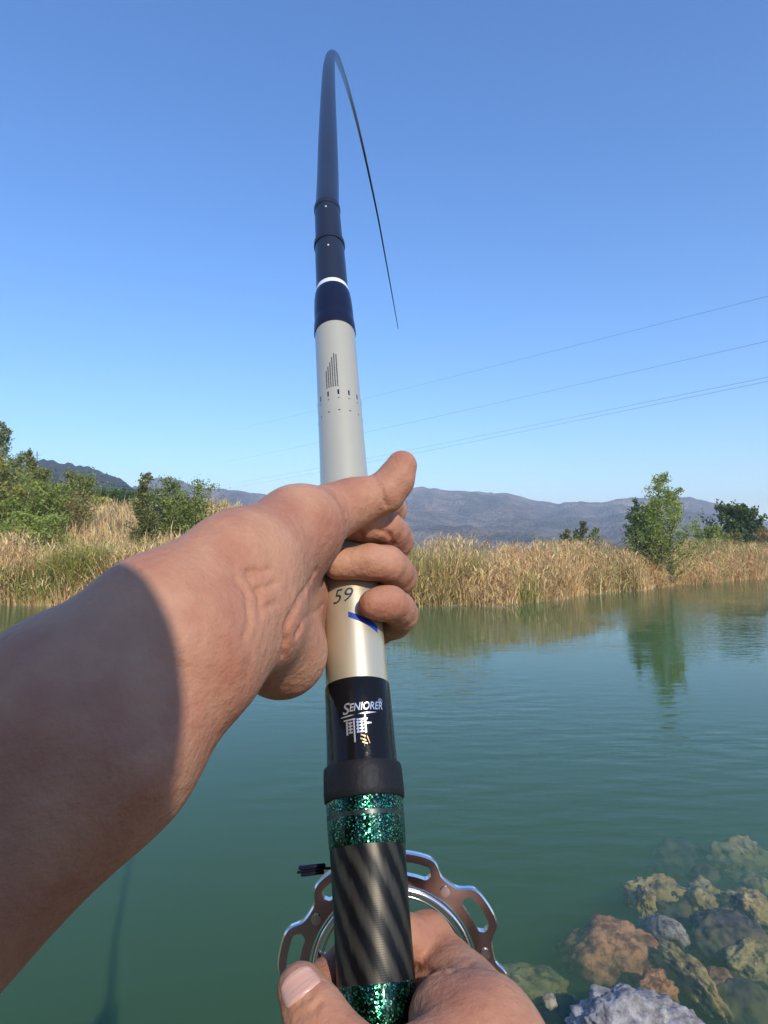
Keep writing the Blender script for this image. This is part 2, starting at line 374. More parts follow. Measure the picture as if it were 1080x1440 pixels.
# ------------------------------------------------------------------ trees
def tree(name, label, px, top_py, D, width, pal, style='airy', leaf=0.10, nleaf=5000, bare=0.12, cat='tree', group=None, base_h=None, trunks=1, lean=0.0, x_world=None):
    width *= 1.15; pal = pal * np.array((2.3, 2.05, 1.6)); nleaf = int(nleaf * 0.95)
    x = (px - 540) / F * D if x_world is None else x_world
    zt = at_dist(px, top_py, D)[2]
    zb = float(land(x, D)) - 0.05
    H = zt - zb
    root = empty(name, (x, D, zb), label, cat, group)
    limbs = []; tips = []
    for tk in range(trunks):
        ox, oy = (0, 0) if trunks == 1 else (random.uniform(-.28, .28) * width, random.uniform(-.2, .2) * width)
        hh = H * (1 if tk == 0 else random.uniform(0.6, 0.95))
        tr0 = np.array((x + ox * 0.8, D + oy * 0.8, zb))
        tilt = np.array((random.uniform(-.05, .05) + lean + ox / max(H, 1) * 0.6, random.uniform(-.05, .05) + oy / max(H, 1) * .6, 0))
        ts = np.linspace(0, 1, 9)
        P = tr0 + np.stack((tilt[0] * hh * ts + 0.02 * hh * np.sin(ts * 7 + tk), tilt[1] * hh * ts, hh * 0.97 * ts), -1)
        r0 = 0.012 * hh + 0.015
        limbs.append(tube_data(P, r0 * (1 - 0.88 * ts) + 0.004, 7))
        nb = int(26 if style != 'cone' else 40)
        for i in range(nb):
            t = bare + (1 - bare) * (i + random.random()) / nb * 0.98
            p = np.array([np.interp(t, ts, P[:, k]) for k in range(3)])
            u = (t - bare) / (1 - bare)
            if style == 'airy': rad = width / 2 * (1.0 - 0.85 * u ** 1.6) * (0.7 + 0.3 * min(1, u * 4)); rise = 0.9
            elif style == 'cone': rad = width / 2 * (1.02 - u) ; rise = 0.15
            else: rad = width / 2 * math.sqrt(max(0.05, 1 - (2 * u - 0.85) ** 2 / 1.5)); rise = 0.55
            rad *= random.uniform(0.6, 1.12) 
            a = random.uniform(0, 2 * math.pi)
            dvec = np.array((math.cos(a), math.sin(a), 0))
            q = p + dvec * rad * 0.55 + np.array((0, 0, rad * rise * 0.5)); e_ = p + dvec * rad + np.array((0, 0, rad * rise * (1.15 if style != 'cone' else .3)))
            if e_[2] > zt: e_[2] = zt - random.random() * .05 * H
            br = np.array([p, q, e_]); limbs.append(tube_data(br, np.array((r0 * 0.28 * (1 - t * .7) + .004, r0 * .16 * (1 - t * .7) + .003, 0.003)), 4, False))
            tips.append((p, q, e_, rad))
    V, Fc = join_data(limbs)
    me = mesh_np(name + '_trunk', V - np.array((x, D, zb)), Fc, M_bark, True)
    tobj = link('trunk', me); tobj.parent = root
    # leaves gathered along twigs
    L = []
    per = max(3, nleaf // len(tips))
    for p, q, e_, rad in tips:
        k = per
        s = rng.random(k) ** 0.7
        s2 = np.clip(s * 2, 0, 1)[:, None]; s3 = np.clip(s * 2 - 1, 0, 1)[:, None]
        c = p + (q - p) * s2 + (e_ - q) * s3
        nt = 5
        tw = rng.normal(0, 1, (nt, 3)) * rad * 0.16 + 0
        tw[:, 2] *= 1.0 if style != 'cone' else 0.5
        c = c + tw[rng.integers(0, nt, k)] * (0.3 + rng.random((k, 1))) + rng.normal(0, 0.045 * width / 2 + 0.02, (k, 3))
        L.append(c)
    c = np.vstack(L); nL = len(c)
    a1 = rng.normal(0, 1, (nL, 3)); a1 /= np.linalg.norm(a1, axis=1, keepdims=True)
    a2 = np.cross(a1, rng.normal(0, 1, (nL, 3))); a2 /= np.linalg.norm(a2, axis=1, keepdims=True)
    sz = leaf * rng.uniform(0.6, 1.3, (nL, 1))
    V = np.stack((c - a1 * sz, c + a2 * sz * 0.45, c + a1 * sz, c - a2 * sz * 0.45), 1).reshape(-1, 3)
    q = np.arange(nL * 4).reshape(-1, 4)
    tn = pal[rng.integers(0, len(pal), nL)] * rng.uniform(0.75, 1.3, (nL, 1))
    me = mesh_np(name + '_crown', V - np.array((x, D, zb)), [q], M_leaf, tint=np.repeat(tn, 4, 0))
    co = link('crown', me); co.parent = root
    return root
P_fresh = np.array([(0.11, 0.15, 0.035), (0.15, 0.19, 0.045), (0.09, 0.125, 0.04), (0.13, 0.165, 0.06)])
P_dull = np.array([(0.075, 0.10, 0.035), (0.10, 0.12, 0.04), (0.06, 0.085, 0.03), (0.12, 0.12, 0.05)])
P_dark = np.array([(0.035, 0.06, 0.018), (0.05, 0.08, 0.025), (0.03, 0.05, 0.02)])
P_yel = np.array([(0.22, 0.23, 0.05), (0.18, 0.21, 0.045), (0.26, 0.24, 0.07)])
P_silv = np.array([(0.12, 0.16, 0.09), (0.15, 0.18, 0.11), (0.09, 0.12, 0.07)])
P_brown = np.array([(0.14, 0.11, 0.055), (0.11, 0.10, 0.045), (0.17, 0.13, 0.07)])
GL = 'trees and bushes on the left bank'; GR = 'trees on the right bank'
# right bank
tree('poplar_tree', 'tall fresh-green feathery tree rising from the reeds on the right bank', 930, 668, 37, 3.3, P_fresh * 1.1, 'airy', 0.075, 15000, 0.02, group=GR, trunks=4)
tree('poplar_tree', 'slim grey-green sapling at the left flank of the tall right-bank tree', 895, 698, 38, 1.5, P_silv, 'airy', 0.065, 2200, 0.05, group=GR)
tree('conifer_tree', 'dark round-topped evergreen near the right edge of the picture', 1037, 712, 56, 4.0, P_dark, 'round', 0.16, 6500, 0.12, group=GR)
tree('leafy_bush', 'pale green bush between the tall tree and the dark evergreen', 996, 742, 50, 2.6, P_fresh, 'round', 0.11, 3500, 0.03, 'bush', group=GR)
tree('leafy_bush', 'low olive bush just behind the reeds left of the dark evergreen', 1015, 752, 52, 2.6, P_dull, 'round', 0.11, 2500, 0.03, 'bush', group=GR)
tree('small_tree', 'small pointed tree far behind the middle of the reed bank', 817, 733, 75, 2.2, P_dull, 'airy', 0.16, 2000, 0.04, group=GR)
tree('small_tree', 'smallest faint tree left of the pointed one behind the reeds', 797, 744, 78, 1.8, P_dull, 'airy', 0.16, 1500, 0.04, group=GR)
tree('small_tree', 'faint little tree right of the pointed one behind the reeds', 838, 742, 80, 2.0, P_silv, 'airy', 0.16, 1500, 0.04, group=GR)
tree('small_tree', 'dull tree at the right edge behind the last reeds', 1078, 745, 60, 3.6, P_brown, 'round', 0.14, 2500, 0.05, group=GR)
# left bank
tree('poplar_tree', 'tallest silvery feathery tree at the left edge of the picture', 8, 590, 39, 2.6, P_silv, 'airy', 0.09, 7000, 0.15, group=GL, trunks=2)
tree('poplar_tree', 'slender tree standing free against the ridge beside the tallest left tree', 43, 632, 42, 1.7, P_dull, 'airy', 0.085, 3500, 0.12, group=GL)
tree('leafy_tree', 'dense mid-green tree below the tallest silvery tree on the left', 8, 655, 36, 3.6, P_fresh * np.array((1.1, .9, 1)), 'round', 0.10, 8000, 0.08, group=GL, trunks=2)
tree('leafy_tree', 'bright green leaning tree in front of the left thicket', 40, 682, 34, 2.8, P_fresh, 'round', 0.09, 6000, 0.06, group=GL, trunks=2)
tree('leafy_tree', 'olive green tree right of the slender one on the left bank', 82, 662, 43, 3.6, P_dull * 1.25, 'airy', 0.10, 7000, 0.05, group=GL, trunks=3)
tree('leafy_tree', 'brownish half-bare tree in the middle of the left thicket', 66, 694, 37, 3.2, P_brown, 'round', 0.085, 5000, 0.05, group=GL, trunks=3)
tree('leafy_tree', 'brown-green tree at the right end of the left thicket', 98, 690, 40, 2.6, P_brown * np.array((.9, 1.15, .9)), 'airy', 0.09, 4500, 0.05, group=GL, trunks=2)
tree('leafy_bush', 'low bright green bush among the dry reeds on the left', 62, 728, 31.5, 2.6, P_fresh * 1.15, 'round', 0.085, 5000, 0.02, 'bush', group=GL, trunks=2)
tree('leafy_bush', 'rounded yellow-green bush behind the dry grass on the left bank', 129, 704, 55, 2.7, P_yel, 'round', 0.12, 3000, 0.03, 'bush', group=GL)
tree('leafy_bush', 'wide dark bush right of the rounded yellow-green bush', 164, 694, 60, 4.2, P_dark * 1.2, 'round', 0.15, 4500, 0.03, 'bush', group=GL, trunks=3)
tree('conifer_tree', 'narrow dark conifer behind the rounded yellow-green bush', 126, 683, 75, 2.4, P_dark * 1.3, 'cone', 0.16, 2500, 0.05, group=GL)
tree('poplar_tree', 'narrow upright tree with a dark trunk left of the bamboo-like pair', 196, 663, 34, 1.5, P_dull * 0.95, 'airy', 0.08, 5500, 0.02, group=GL, trunks=2)
tree('poplar_tree', 'greyish feathery tree right behind the narrow upright one', 226, 672, 38, 2.6, P_silv, 'airy', 0.085, 5500, 0.05, group=GL, trunks=3)
tree('poplar_tree', 'broad fresh-green feathery tree just above the forearm', 259, 679, 37, 2.6, P_fresh * 0.95, 'round', 0.08, 6500, 0.05, group=GL, trunks=4)

# ------------------------------------------------------------------ power lines
M_cable = simple('cable_metal', (0.10, 0.11, 0.13), 0.6)
cab = [((1300, 360), (300, 610), 'topmost power cable crossing the sky on the right'),
       ((1300, 429), (300, 652), 'second power cable from the top, crossing the sky'),
       ((1300, 485), (300, 684), 'upper cable of the close low pair in the sky'),
       ((1300, 491), (300, 690), 'lowest cable of the close low pair in the sky')]
for a, b_, lb in cab:
    p = at_dist(*a, 52); q = at_dist(*b_, 420)
    ts = np.linspace(0, 1, 40)[:, None]
    P = p + (q - p) * ts; P[:, 2] -= (0.8 * 4 * ts * (1 - ts))[:, 0]
    V, Fc = join_data([tube_data(P, 0.015, 6)])
    link('power_cable', mesh_np('power_cable', V, Fc, M_cable, True), label=lb, category='power cable', group='power cables over the lake')
p = at_dist(52, 650, 560)
V, Fc = join_data([tube_data([p + np.array((s * 1.2, 0, -14)), p + np.array((s * 0.2, 0, 9))], 0.25, 5) for s in (-1, 1)] +
                  [tube_data([p + np.array((-3.0, 0, z)), p + np.array((3.0, 0, z))], 0.2, 5) for z in (3, 6)])
link('electricity_pylon', mesh_np('electricity_pylon', V, Fc, M_cable), label='tiny electricity pylon standing on the left ridge', category='pylon')

# ------------------------------------------------------------------ rocks
def rockmat(name, c1, c2, moss=None, bump=0.8, sc=16.0):
    m, n, l, b = newmat(name); tc = n.new('ShaderNodeTexCoord')
    t = n.new('ShaderNodeTexNoise'); t.inputs['Scale'].default_value = sc; t.inputs['Detail'].default_value = 10; t.inputs['Roughness'].default_value = 0.68
    l.new(tc.outputs['Object'], t.inputs['Vector'])
    r = n.new('ShaderNodeValToRGB'); e = r.color_ramp.elements; e[0].position = 0.42; e[0].color = (*c1, 1); e[1].position = 0.58; e[1].color = (*c2, 1)
    l.new(t.outputs['Fac'], r.inputs['Fac']); out = r.outputs['Color']
    if moss:
        geo = n.new('ShaderNodeNewGeometry'); t3 = n.new('ShaderNodeTexNoise'); t3.inputs['Scale'].default_value = 9.0; t3.inputs['Detail'].default_value = 9
        l.new(tc.outputs['Object'], t3.inputs['Vector'])
        mr = n.new('ShaderNodeMapRange'); mr.inputs[1].default_value = 0.42; mr.inputs[2].default_value = 0.6; l.new(t3.outputs['Fac'], mr.inputs[0])
        mxx = n.new('ShaderNodeMix'); mxx.data_type = 'RGBA'; l.new(mr.outputs[0], mxx.inputs[0]); l.new(out, mxx.inputs[6]); mxx.inputs[7].default_value = (*moss, 1)
        out = mxx.outputs[2]
    l.new(out, b.inputs['Base Color']); b.inputs['Roughness'].default_value = 0.85
    bp = n.new('ShaderNodeBump'); bp.inputs['Strength'].default_value = bump; bp.inputs['Distance'].default_value = 0.02
    l.new(t.outputs['Fac'], bp.inputs['Height']); l.new(bp.outputs[0], b.inputs['Normal'])
    return m
M_rock = rockmat('grey_limestone', (0.20, 0.18, 0.17), (0.42, 0.385, 0.365), bump=1.0)
M_rbrown = rockmat('brown_stone', (0.15, 0.065, 0.025), (0.48, 0.23, 0.09))
M_rdark = rockmat('dark_wet_stone', (0.02, 0.018, 0.014), (0.08, 0.065, 0.045), (0.16, 0.125, 0.05))
M_algae = rockmat('algae_stone', (0.06, 0.045, 0.02), (0.46, 0.34, 0.13), (0.34, 0.25, 0.07))
M_rpale = rockmat('pale_wet_stone', (0.12, 0.10, 0.075), (0.34, 0.29, 0.21))
def rock(name, label, pos, size, mat, seed, amp=0.35, ridged=0.0, sub=5, rot=0.0, cat='rock', group=None):
    bm = bmesh.new(); bmesh.ops.create_icosphere(bm, subdivisions=sub, radius=1.0)
    for v in bm.verts:
        p = v.co.copy()
        d = 1 + amp * mnoise.fractal(p * 1.1 + Vector((seed, seed * 2, 0)), 0.8, 2.0, 4)
        if ridged: d += ridged * (0.5 - abs(mnoise.fractal(p * 2.6 + Vector((seed, 0, 3)), 0.75, 2.1, 5))) + ridged * 0.35 * (mnoise.cell(p * 3.5) - .5)
        d += 0.035 * mnoise.fractal(p * 9 + Vector((0, seed, 0)), 0.6, 2.0, 4)
        v.co = Vector((p.x * size[0], p.y * size[1], p.z * size[2])) * d
    for f in bm.faces: f.smooth = True
    me = bpy.data.meshes.new(name); bm.to_mesh(me); bm.free(); me.materials.append(mat)
    o = link(name, me, label=label, category=cat)
    if group: o['group'] = group
    o.location = pos; o.rotation_euler = (0, 0, rot)
    return o
def wp(px, py, h): return tuple(on_level(px, py, h))
GB = 'submerged stones in the shallows'
rock('boulder', 'pale grey craggy boulder breaking the surface at the bottom right', wp(893, 1452, 0.0), (0.25, 0.20, 0.15), M_rock, 4.2, 0.28, 0.11, 6)
rock('stone', 'small pale stone just above the water left of the grey boulder', wp(772, 1408, 0.0), (0.035, 0.03, 0.03), M_rpale, 8.1, 0.4, 0.1, 3, cat='stone')
rock('submerged_rock', 'large orange-brown round rock under water behind the grey boulder', wp(868, 1350, -0.24), (0.25, 0.24, 0.16), M_rbrown, 1.7, 0.3, group=GB)
rock('submerged_rock', 'small brown wedge rock under water right of the boulder top', wp(925, 1392, -0.14), (0.10, 0.07, 0.08), M_rbrown, 2.9, 0.35, group=GB)
rock('submerged_rock', 'oval pale grey rock under water beside the algae arc', wp(937, 1311, -0.10), (0.085, 0.12, 0.075), M_rpale, 5.3, 0.25, 0.06, group=GB, rot=.4)
rock('submerged_rock', 'dark rock framed by the arc of yellow algae under water', wp(948, 1280, -0.24), (0.15, 0.13, 0.13), M_rdark, 6.6, 0.3, group=GB)
rock('submerged_rock', 'yellow algae-covered rock ridge arching over the dark rock under water', wp(925, 1258, -0.16), (0.20, 0.06, 0.10), M_algae, 7.4, 0.5, 0.15, group=GB, rot=-.1)
rock('submerged_rock', 'upright algae-covered rock at the left end of the yellow arc', wp(905, 1272, -0.12), (0.05, 0.10, 0.09), M_algae, 17.4, 0.5, 0.15, group=GB)
rock('submerged_rock', 'broad olive algae rock right of the yellow arc under water', wp(990, 1272, -0.20), (0.14, 0.17, 0.13), M_algae, 9.2, 0.4, 0.1, group=GB)
rock('submerged_rock', 'biggest dark boulder under water near the right edge', wp(1022, 1325, -0.18), (0.19, 0.21, 0.15), M_rdark, 10.4, 0.3, 0.08, group=GB)
rock('submerged_rock', 'pale algae-streaked rock capping the big dark submerged boulder', wp(1050, 1282, -0.13), (0.11, 0.15, 0.11), M_algae, 11.1, 0.45, 0.15, group=GB)
rock('submerged_rock', 'faint olive rock deepest under water in the upper right group', wp(1040, 1215, -0.34), (0.22, 0.14, 0.16), M_algae, 12.8, 0.4, group=GB)
rock('submerged_rock', 'faint brownish rock sunk furthest out toward the open lake', wp(960, 1215, -0.42), (0.24, 0.16, 0.16), M_rdark, 13.9, 0.4, group=GB)
rock('submerged_rock', 'long algae-covered rock running down beside the grey boulder', wp(966, 1375, -0.12), (0.06, 0.22, 0.09), M_algae, 14.5, 0.45, 0.15, group=GB, rot=.25)
rock('submerged_rock', 'low olive rock at the right edge below the big dark boulder', wp(1058, 1358, -0.18), (0.16, 0.10, 0.10), M_algae, 15.2, 0.45, 0.1, group=GB, rot=.6)
rock('submerged_rock', 'deep dark rock in the bottom right corner under water', wp(1040, 1420, -0.28), (0.22, 0.18, 0.14), M_rdark, 16.0, 0.3, group=GB)
rock('submerged_rock', 'dim olive rock under water left of the small pale stone', wp(735, 1395, -0.36), (0.22, 0.16, 0.12), M_algae, 18.0, 0.4, group=GB)
rock('submerged_rock', 'dim mossy rock under water between the small pale stone and the boulder', wp(800, 1440, -0.30), (0.16, 0.14, 0.12), M_rdark, 19.0, 0.4, group=GB)
rock('submerged_rock', 'small dim yellow rock under water left of the orange-brown one', wp(797, 1340, -0.42), (0.07, 0.09, 0.09), M_algae, 20.0, 0.4, group=GB)

# small stones and silt lumps between the rocks of the shelf
parts = []
bmp = bmesh.new(); bmesh.ops.create_icosphere(bmp, subdivisions=2, radius=1.0)
PV = np.array([v.co[:] for v in bmp.verts]); PT = np.array([[v.index for v in f.verts] for f in bmp.faces]); bmp.free()
for i in range(420):
    x = rng.normal(2.3, 0.75); y = rng.normal(3.3, 0.7)
    r_ = rng.uniform(0.02, 0.075); q = PV * r_ * np.array((1, rng.uniform(.6, 1.2), rng.uniform(.4, .8))) * (1 + 0.25 * rng.normal(0, 1, (len(PV), 1)) * 0.5)
    a = rng.uniform(0, 6.28); q = q @ np.array(((math.cos(a), -math.sin(a), 0), (math.sin(a), math.cos(a), 0), (0, 0, 1)))
    parts.append((q + np.array((x, y, float(land(x, y)) + r_ * .3)), np.zeros((0, 4), int), PT))
V, Fc = join_data(parts)
link('gravel', mesh_np('gravel', V, Fc, M_algae, True), kind='stuff')
for (px_, py_, h_, sz, mt, lb) in ((985, 1330, -.2, (.07, .09, .07), M_algae, 'fist-sized olive rock wedged left of the biggest dark submerged boulder'),
        (1012, 1385, -.2, (.10, .08, .07), M_rbrown, 'brownish rock under water below the biggest dark boulder'),
        (990, 1235, -.26, (.10, .07, .08), M_rdark, 'small dark rock above the broad olive algae rock under water'),
        (1065, 1248, -.24, (.09, .10, .08), M_algae, 'olive rock touching the right edge above the pale algae-streaked one'),
        (905, 1308, -.2, (.035, .07, .06), M_rpale, 'thin pale upright stone left of the oval pale grey rock'),
        (950, 1345, -.16, (.04, .08, .05), M_algae, 'narrow algae-crusted stone just below the oval pale grey rock')):
    rock('submerged_rock', lb, wp(px_, py_, h_), sz, mt, px_ * .37, 0.35, 0.06, 4, group=GB)

# ================================================================== THE FISHING ROD
PA = C(530, 1400, 0.29); PB = C(473, 500, 0.50)
UD = (PB - PA) / np.linalg.norm(PB - PA)
def rod_t(py):
    k = -(py - 720.0) / F
    return (k * PA[2] - PA[1]) / ((PB - PA)[1] - k * (PB - PA)[2])
def rod_c(py):
    return PA + (PB - PA) * rod_t(py)
E1 = np.array((1.0, 0, 0)); E1 = E1 - UD * E1.dot(UD); E1 /= np.linalg.norm(E1)
E2 = np.cross(UD, E1)
if E2[2] > 0: E2 = -E2            # towards the angler
def rod_px_r(py, wpx): return wpx * rod_c(py)[2] / F / 2

rod = empty('fishing_rod', W(rod_c(1440)), 'long telescopic fishing rod bent over at the tip, held in both hands', 'fishing rod')
def child(me, name, parent=rod, **p):
    o = bpy.data.objects.new(name, me); COL.objects.link(o); o.parent = parent
    o.matrix_parent_inverse = Matrix.Translation(-Vector(rod.location)) if parent is rod else Matrix.Identity(4)
    for k, v in p.items(): o[k] = v
    return o
def lathe(name, prof, mat, cap=True, n=56, parent=rod, sub=None):
    """prof: list of (py, width px) down to up along the straight rod axis; gives UVs (around, along in metres)"""
    pts = np.array([rod_c(p[0]) for p in prof]); rad = np.array([rod_px_r(p[0], p[1]) for p in prof])
    return lathe_raw(name, pts, rad, mat, n, parent)
def lathe_raw(name, pts, rad, mat, n=56, parent=rod):
    s = np.concatenate(([0], np.cumsum(np.linalg.norm(np.diff(pts, axis=0), axis=1))))
    th = np.linspace(0, 2 * np.pi, n, endpoint=False)
    ring = E2 * np.cos(th)[:, None] + E1 * np.sin(th)[:, None]
    V = (pts[:, None] + ring[None] * rad[:, None, None]).reshape(-1, 3)
    m = len(pts); i = np.arange(m - 1)[:, None] * n; j = np.arange(n)[None]; j2 = (j + 1) % n
    f = np.stack((i + j, i + j2, i + n + j2, i + n + j), -1).reshape(-1, 4)
    c0, c1 = len(V), len(V) + 1; V = np.vstack((V, pts[0], pts[-1])); jj = np.arange(n); k = (jj + 1) % n
    tr = np.vstack((np.stack((np.full(n, c0), k, jj), -1), np.stack((np.full(n, c1), (m - 1) * n + jj, (m - 1) * n + k), -1)))
    me = mesh_np(name, W(V), [f, tr], mat, True)
    uv = me.uv_layers.new(name='UVMap')
    vi = np.empty(len(me.loops), np.int32); me.loops.foreach_get('vertex_index', vi)
    U = np.concatenate((np.tile(th / (2 * np.pi), m), [0, 0])); Vv = np.concatenate((np.repeat(s, n), [0, s[-1]]))
    uvs = np.stack((U[vi], Vv[vi]), -1)
    # unwrap the seam of the last column
    a = uvs[:len(f) * 4].reshape(-1, 4, 2); wrap = (a[:, :, 0].max(1) - a[:, :, 0].min(1)) > 0.5
    a[wrap, :, 0] = np.where(a[wrap, :, 0] < 0.5, a[wrap, :, 0] + 1, a[wrap, :, 0])
    uvs[:len(f) * 4] = a.reshape(-1, 2)
    uv.data.foreach_set('uv', uvs.astype(np.float32).ravel())
    me.set_sharp_from_angle(angle=R(35))
    return child(me, name, parent)

# rod materials
M_carbon, n, l, b = newmat('carbon_weave')
tc = n.new('ShaderNodeTexCoord'); sp = n.new('ShaderNodeSeparateXYZ'); l.new(tc.outputs['UV'], sp.inputs[0])
def mathn(n, l, op, a, b_=None):
    m = n.new('ShaderNodeMath'); m.operation = op
    for i, v in enumerate((a, b_)):
        if v is None: continue
        if isinstance(v, (int, float)): m.inputs[i].default_value = v
        else: l.new(v, m.inputs[i])
    return m.outputs[0]
ua = mathn(n, l, 'MULTIPLY', sp.outputs['X'], 11.0); va = mathn(n, l, 'MULTIPLY', sp.outputs['Y'], 54.0)
nn = n.new('ShaderNodeTexNoise'); nn.inputs['Scale'].default_value = 35; nn.inputs['Detail'].default_value = 3; l.new(tc.outputs['UV'], nn.inputs['Vector'])
ssum = mathn(n, l, 'ADD', mathn(n, l, 'ADD', ua, va), mathn(n, l, 'MULTIPLY', nn.outputs['Fac'], 0.5))
wv = mathn(n, l, 'SINE', mathn(n, l, 'MULTIPLY', ssum, 2 * math.pi))
mr = n.new('ShaderNodeMapRange'); mr.inputs[1].default_value = -0.6; mr.inputs[2].default_value = 0.8; l.new(wv, mr.inputs[0])
cr = n.new('ShaderNodeValToRGB'); cr.color_ramp.elements[0].color = (0.008, 0.008, 0.008, 1); cr.color_ramp.elements[1].color = (0.062, 0.055, 0.042, 1)
l.new(mr.outputs[0], cr.inputs[0]); l.new(cr.outputs[0], b.inputs['Base Color'])
b.inputs['Roughness'].default_value = 0.42; b.inputs['Metallic'].default_value = 0.55; b.inputs['Coat Weight'].default_value = 0.0; b.inputs['Specular IOR Level'].default_value = 0.3
fine = mathn(n, l, 'SINE', mathn(n, l, 'MULTIPLY', sp.outputs['Y'], 2 * math.pi * 1100))
bp = n.new('ShaderNodeBump'); bp.inputs['Strength'].default_value = 0.06; bp.inputs['Distance'].default_value = 0.0002; l.new(fine, bp.inputs['Height']); l.new(bp.outputs[0], b.inputs['Normal'])

def glitter(name, base):
    m, n, l, b = newmat(name)
    geo = n.new('ShaderNodeNewGeometry'); v = n.new('ShaderNodeTexVoronoi'); v.inputs['Scale'].default_value = 1700
    l.new(geo.outputs['Position'], v.inputs['Vector'])
    sp = n.new('ShaderNodeSeparateColor'); l.new(v.outputs['Color'], sp.inputs[0])
    r = n.new('ShaderNodeValToRGB'); e = r.color_ramp.elements
    e[0].position = 0.52; e[0].color = (0.003, 0.010, 0.008, 1); e[1].position = 1.0; e[1].color = (0.10, 0.50, 0.26, 1); q = e.new(0.78); q.color = (0.004, 0.11, 0.045, 1)
    l.new(sp.outputs[0], r.inputs['Fac']); l.new(r.outputs['Color'], b.inputs['Base Color'])
    mix = n.new('ShaderNodeVectorMath'); mix.operation = 'SUBTRACT'; l.new(v.outputs['Color'], mix.inputs[0]); mix.inputs[1].default_value = (0.5, 0.5, 0.5)
    sc = n.new('ShaderNodeVectorMath'); sc.operation = 'SCALE'; sc.inputs['Scale'].default_value = 0.38; l.new(mix.outputs[0], sc.inputs[0])
    ad = n.new('ShaderNodeVectorMath'); ad.operation = 'ADD'; l.new(geo.outputs['Normal'], ad.inputs[0]); l.new(sc.outputs[0], ad.inputs[1])
    nm = n.new('ShaderNodeVectorMath'); nm.operation = 'NORMALIZE'; l.new(ad.outputs[0], nm.inputs[0]); l.new(nm.outputs[0], b.inputs['Normal'])
    b.inputs['Metallic'].default_value = 0.9; b.inputs['Roughness'].default_value = 0.2
    b.inputs['Coat Weight'].default_value = 0.4; b.inputs['Coat Roughness'].default_value = 0.05
    return m
M_glit = glitter('green_glitter_lacquer', None)
M_rubber = simple('black_rubber', (0.010, 0.010, 0.012), 0.55, bump=0.08, bscale=300)
M_rubber.node_tree.nodes['Principled BSDF'].inputs['Specular IOR Level'].default_value = 0.25
M_blackg = simple('black_lacquer', (0.008, 0.008, 0.009), 0.14, bump=0.05, bscale=90)
M_blackg.node_tree.nodes['Principled BSDF'].inputs['Specular IOR Level'].default_value = 0.22
M_gold, n, l, b = newmat('champagne_lacquer')
b.inputs['Base Color'].default_value = (0.62, 0.54, 0.37, 1); b.inputs['Metallic'].default_value = 0.55; b.inputs['Roughness'].default_value = 0.34; b.inputs['Coat Weight'].default_value = 0.4; b.inputs['Coat Roughness'].default_value = 0.1
M_pearl, n, l, b = newmat('pearl_grey_lacquer')
b.inputs['Base Color'].default_value = (0.54, 0.49, 0.36, 1); b.inputs['Metallic'].default_value = 0.3; b.inputs['Roughness'].default_value = 0.32; b.inputs['Coat Weight'].default_value = 0.3
M_navy = simple('navy_lacquer', (0.010, 0.012, 0.030), 0.25, metal=0.0)
M_navy.node_tree.nodes['Principled BSDF'].inputs['Specular IOR Level'].default_value = 0.3
M_graph = simple('blue_graphite', (0.022, 0.025, 0.038), 0.3, metal=0.15, coat=0.1, bump=0.02)
M_white = simple('white_print', (0.75, 0.75, 0.78), 0.35)
M_blue = simple('blue_print', (0.015, 0.05, 0.35), 0.3)
M_dkprint = simple('dark_print', (0.03, 0.03, 0.05), 0.4)
M_smoke = simple('smoky_lacquer', (0.012, 0.02, 0.016), 0.35, metal=0.0, var=.4, scale=400)

lathe('grip', [(1660, 128), (1650, 138), (1640, 140), (1560, 132), (1478, 121)], M_carbon)
lathe('glitter_band', [(1478, 121.5), (1475, 122), (1384, 113.5), (1381, 112.5)], M_glit)
lathe('grip', [(1381, 111.5), (1300, 108), (1215, 106.5), (1200, 107), (1192, 106.5)], M_carbon)
lathe('glitter_band', [(1192, 107.4), (1188, 109), (1155, 109.5), (1153, 109.5)], M_glit)
lathe('smoke_band', [(1153, 109), (1149, 109), (1147, 109)], M_smoke)
lathe('glitter_band', [(1147, 109.5), (1130, 108.5), (1110, 103)], M_glit)
lathe('rubber_ring', [(1127, 100), (1127, 110.5), (1125, 113), (1115, 113.5), (1095, 111.5), (1083, 110), (1079, 107.5), (1078, 98)], M_rubber)
lathe('black_section', [(1082, 99.5), (1050, 97), (1000, 93.5), (968, 91), (966, 90)], M_blackg)
lathe('champagne_section', [(966, 88), (930, 85.5), (870, 81.5), (800, 77), (740, 72.5), (712, 70.3), (704, 69.8)], M_gold)
lathe('pearl_section', [(704, 69.5), (684, 68), (640, 65), (575, 61.5), (520, 58.5), (470, 56.3), (462, 55.8)], M_pearl)
lathe('navy_collar', [(472, 54), (472, 58), (470, 59), (462, 58), (456, 56.6), (453, 55)], M_navy)
lathe('navy_collar', [(455, 53), (455, 54.6), (448, 55), (436, 54), (424, 52), (417, 49.5), (414, 47)], M_navy)
lathe('white_ring', [(416, 40), (416, 47.0), (414, 47.2), (410, 46.2), (408.5, 45), (408.5, 40)], M_white)
lathe('blank_section', [(412, 45), (400, 44.2), (375, 42.6), (350, 41), (346, 40.6)], M_graph)
lathe('joint_ring', [(349, 40), (349, 43.2), (347, 44), (343.5, 43.4), (343, 38)], M_graph)
lathe('blank_section', [(347, 38.6), (330, 37.6), (310, 36.2), (297, 35.2)], M_graph)
lathe('joint_ring', [(299, 34), (299, 36.6), (297, 37.2), (293.5, 36.6), (293, 33)], M_graph)
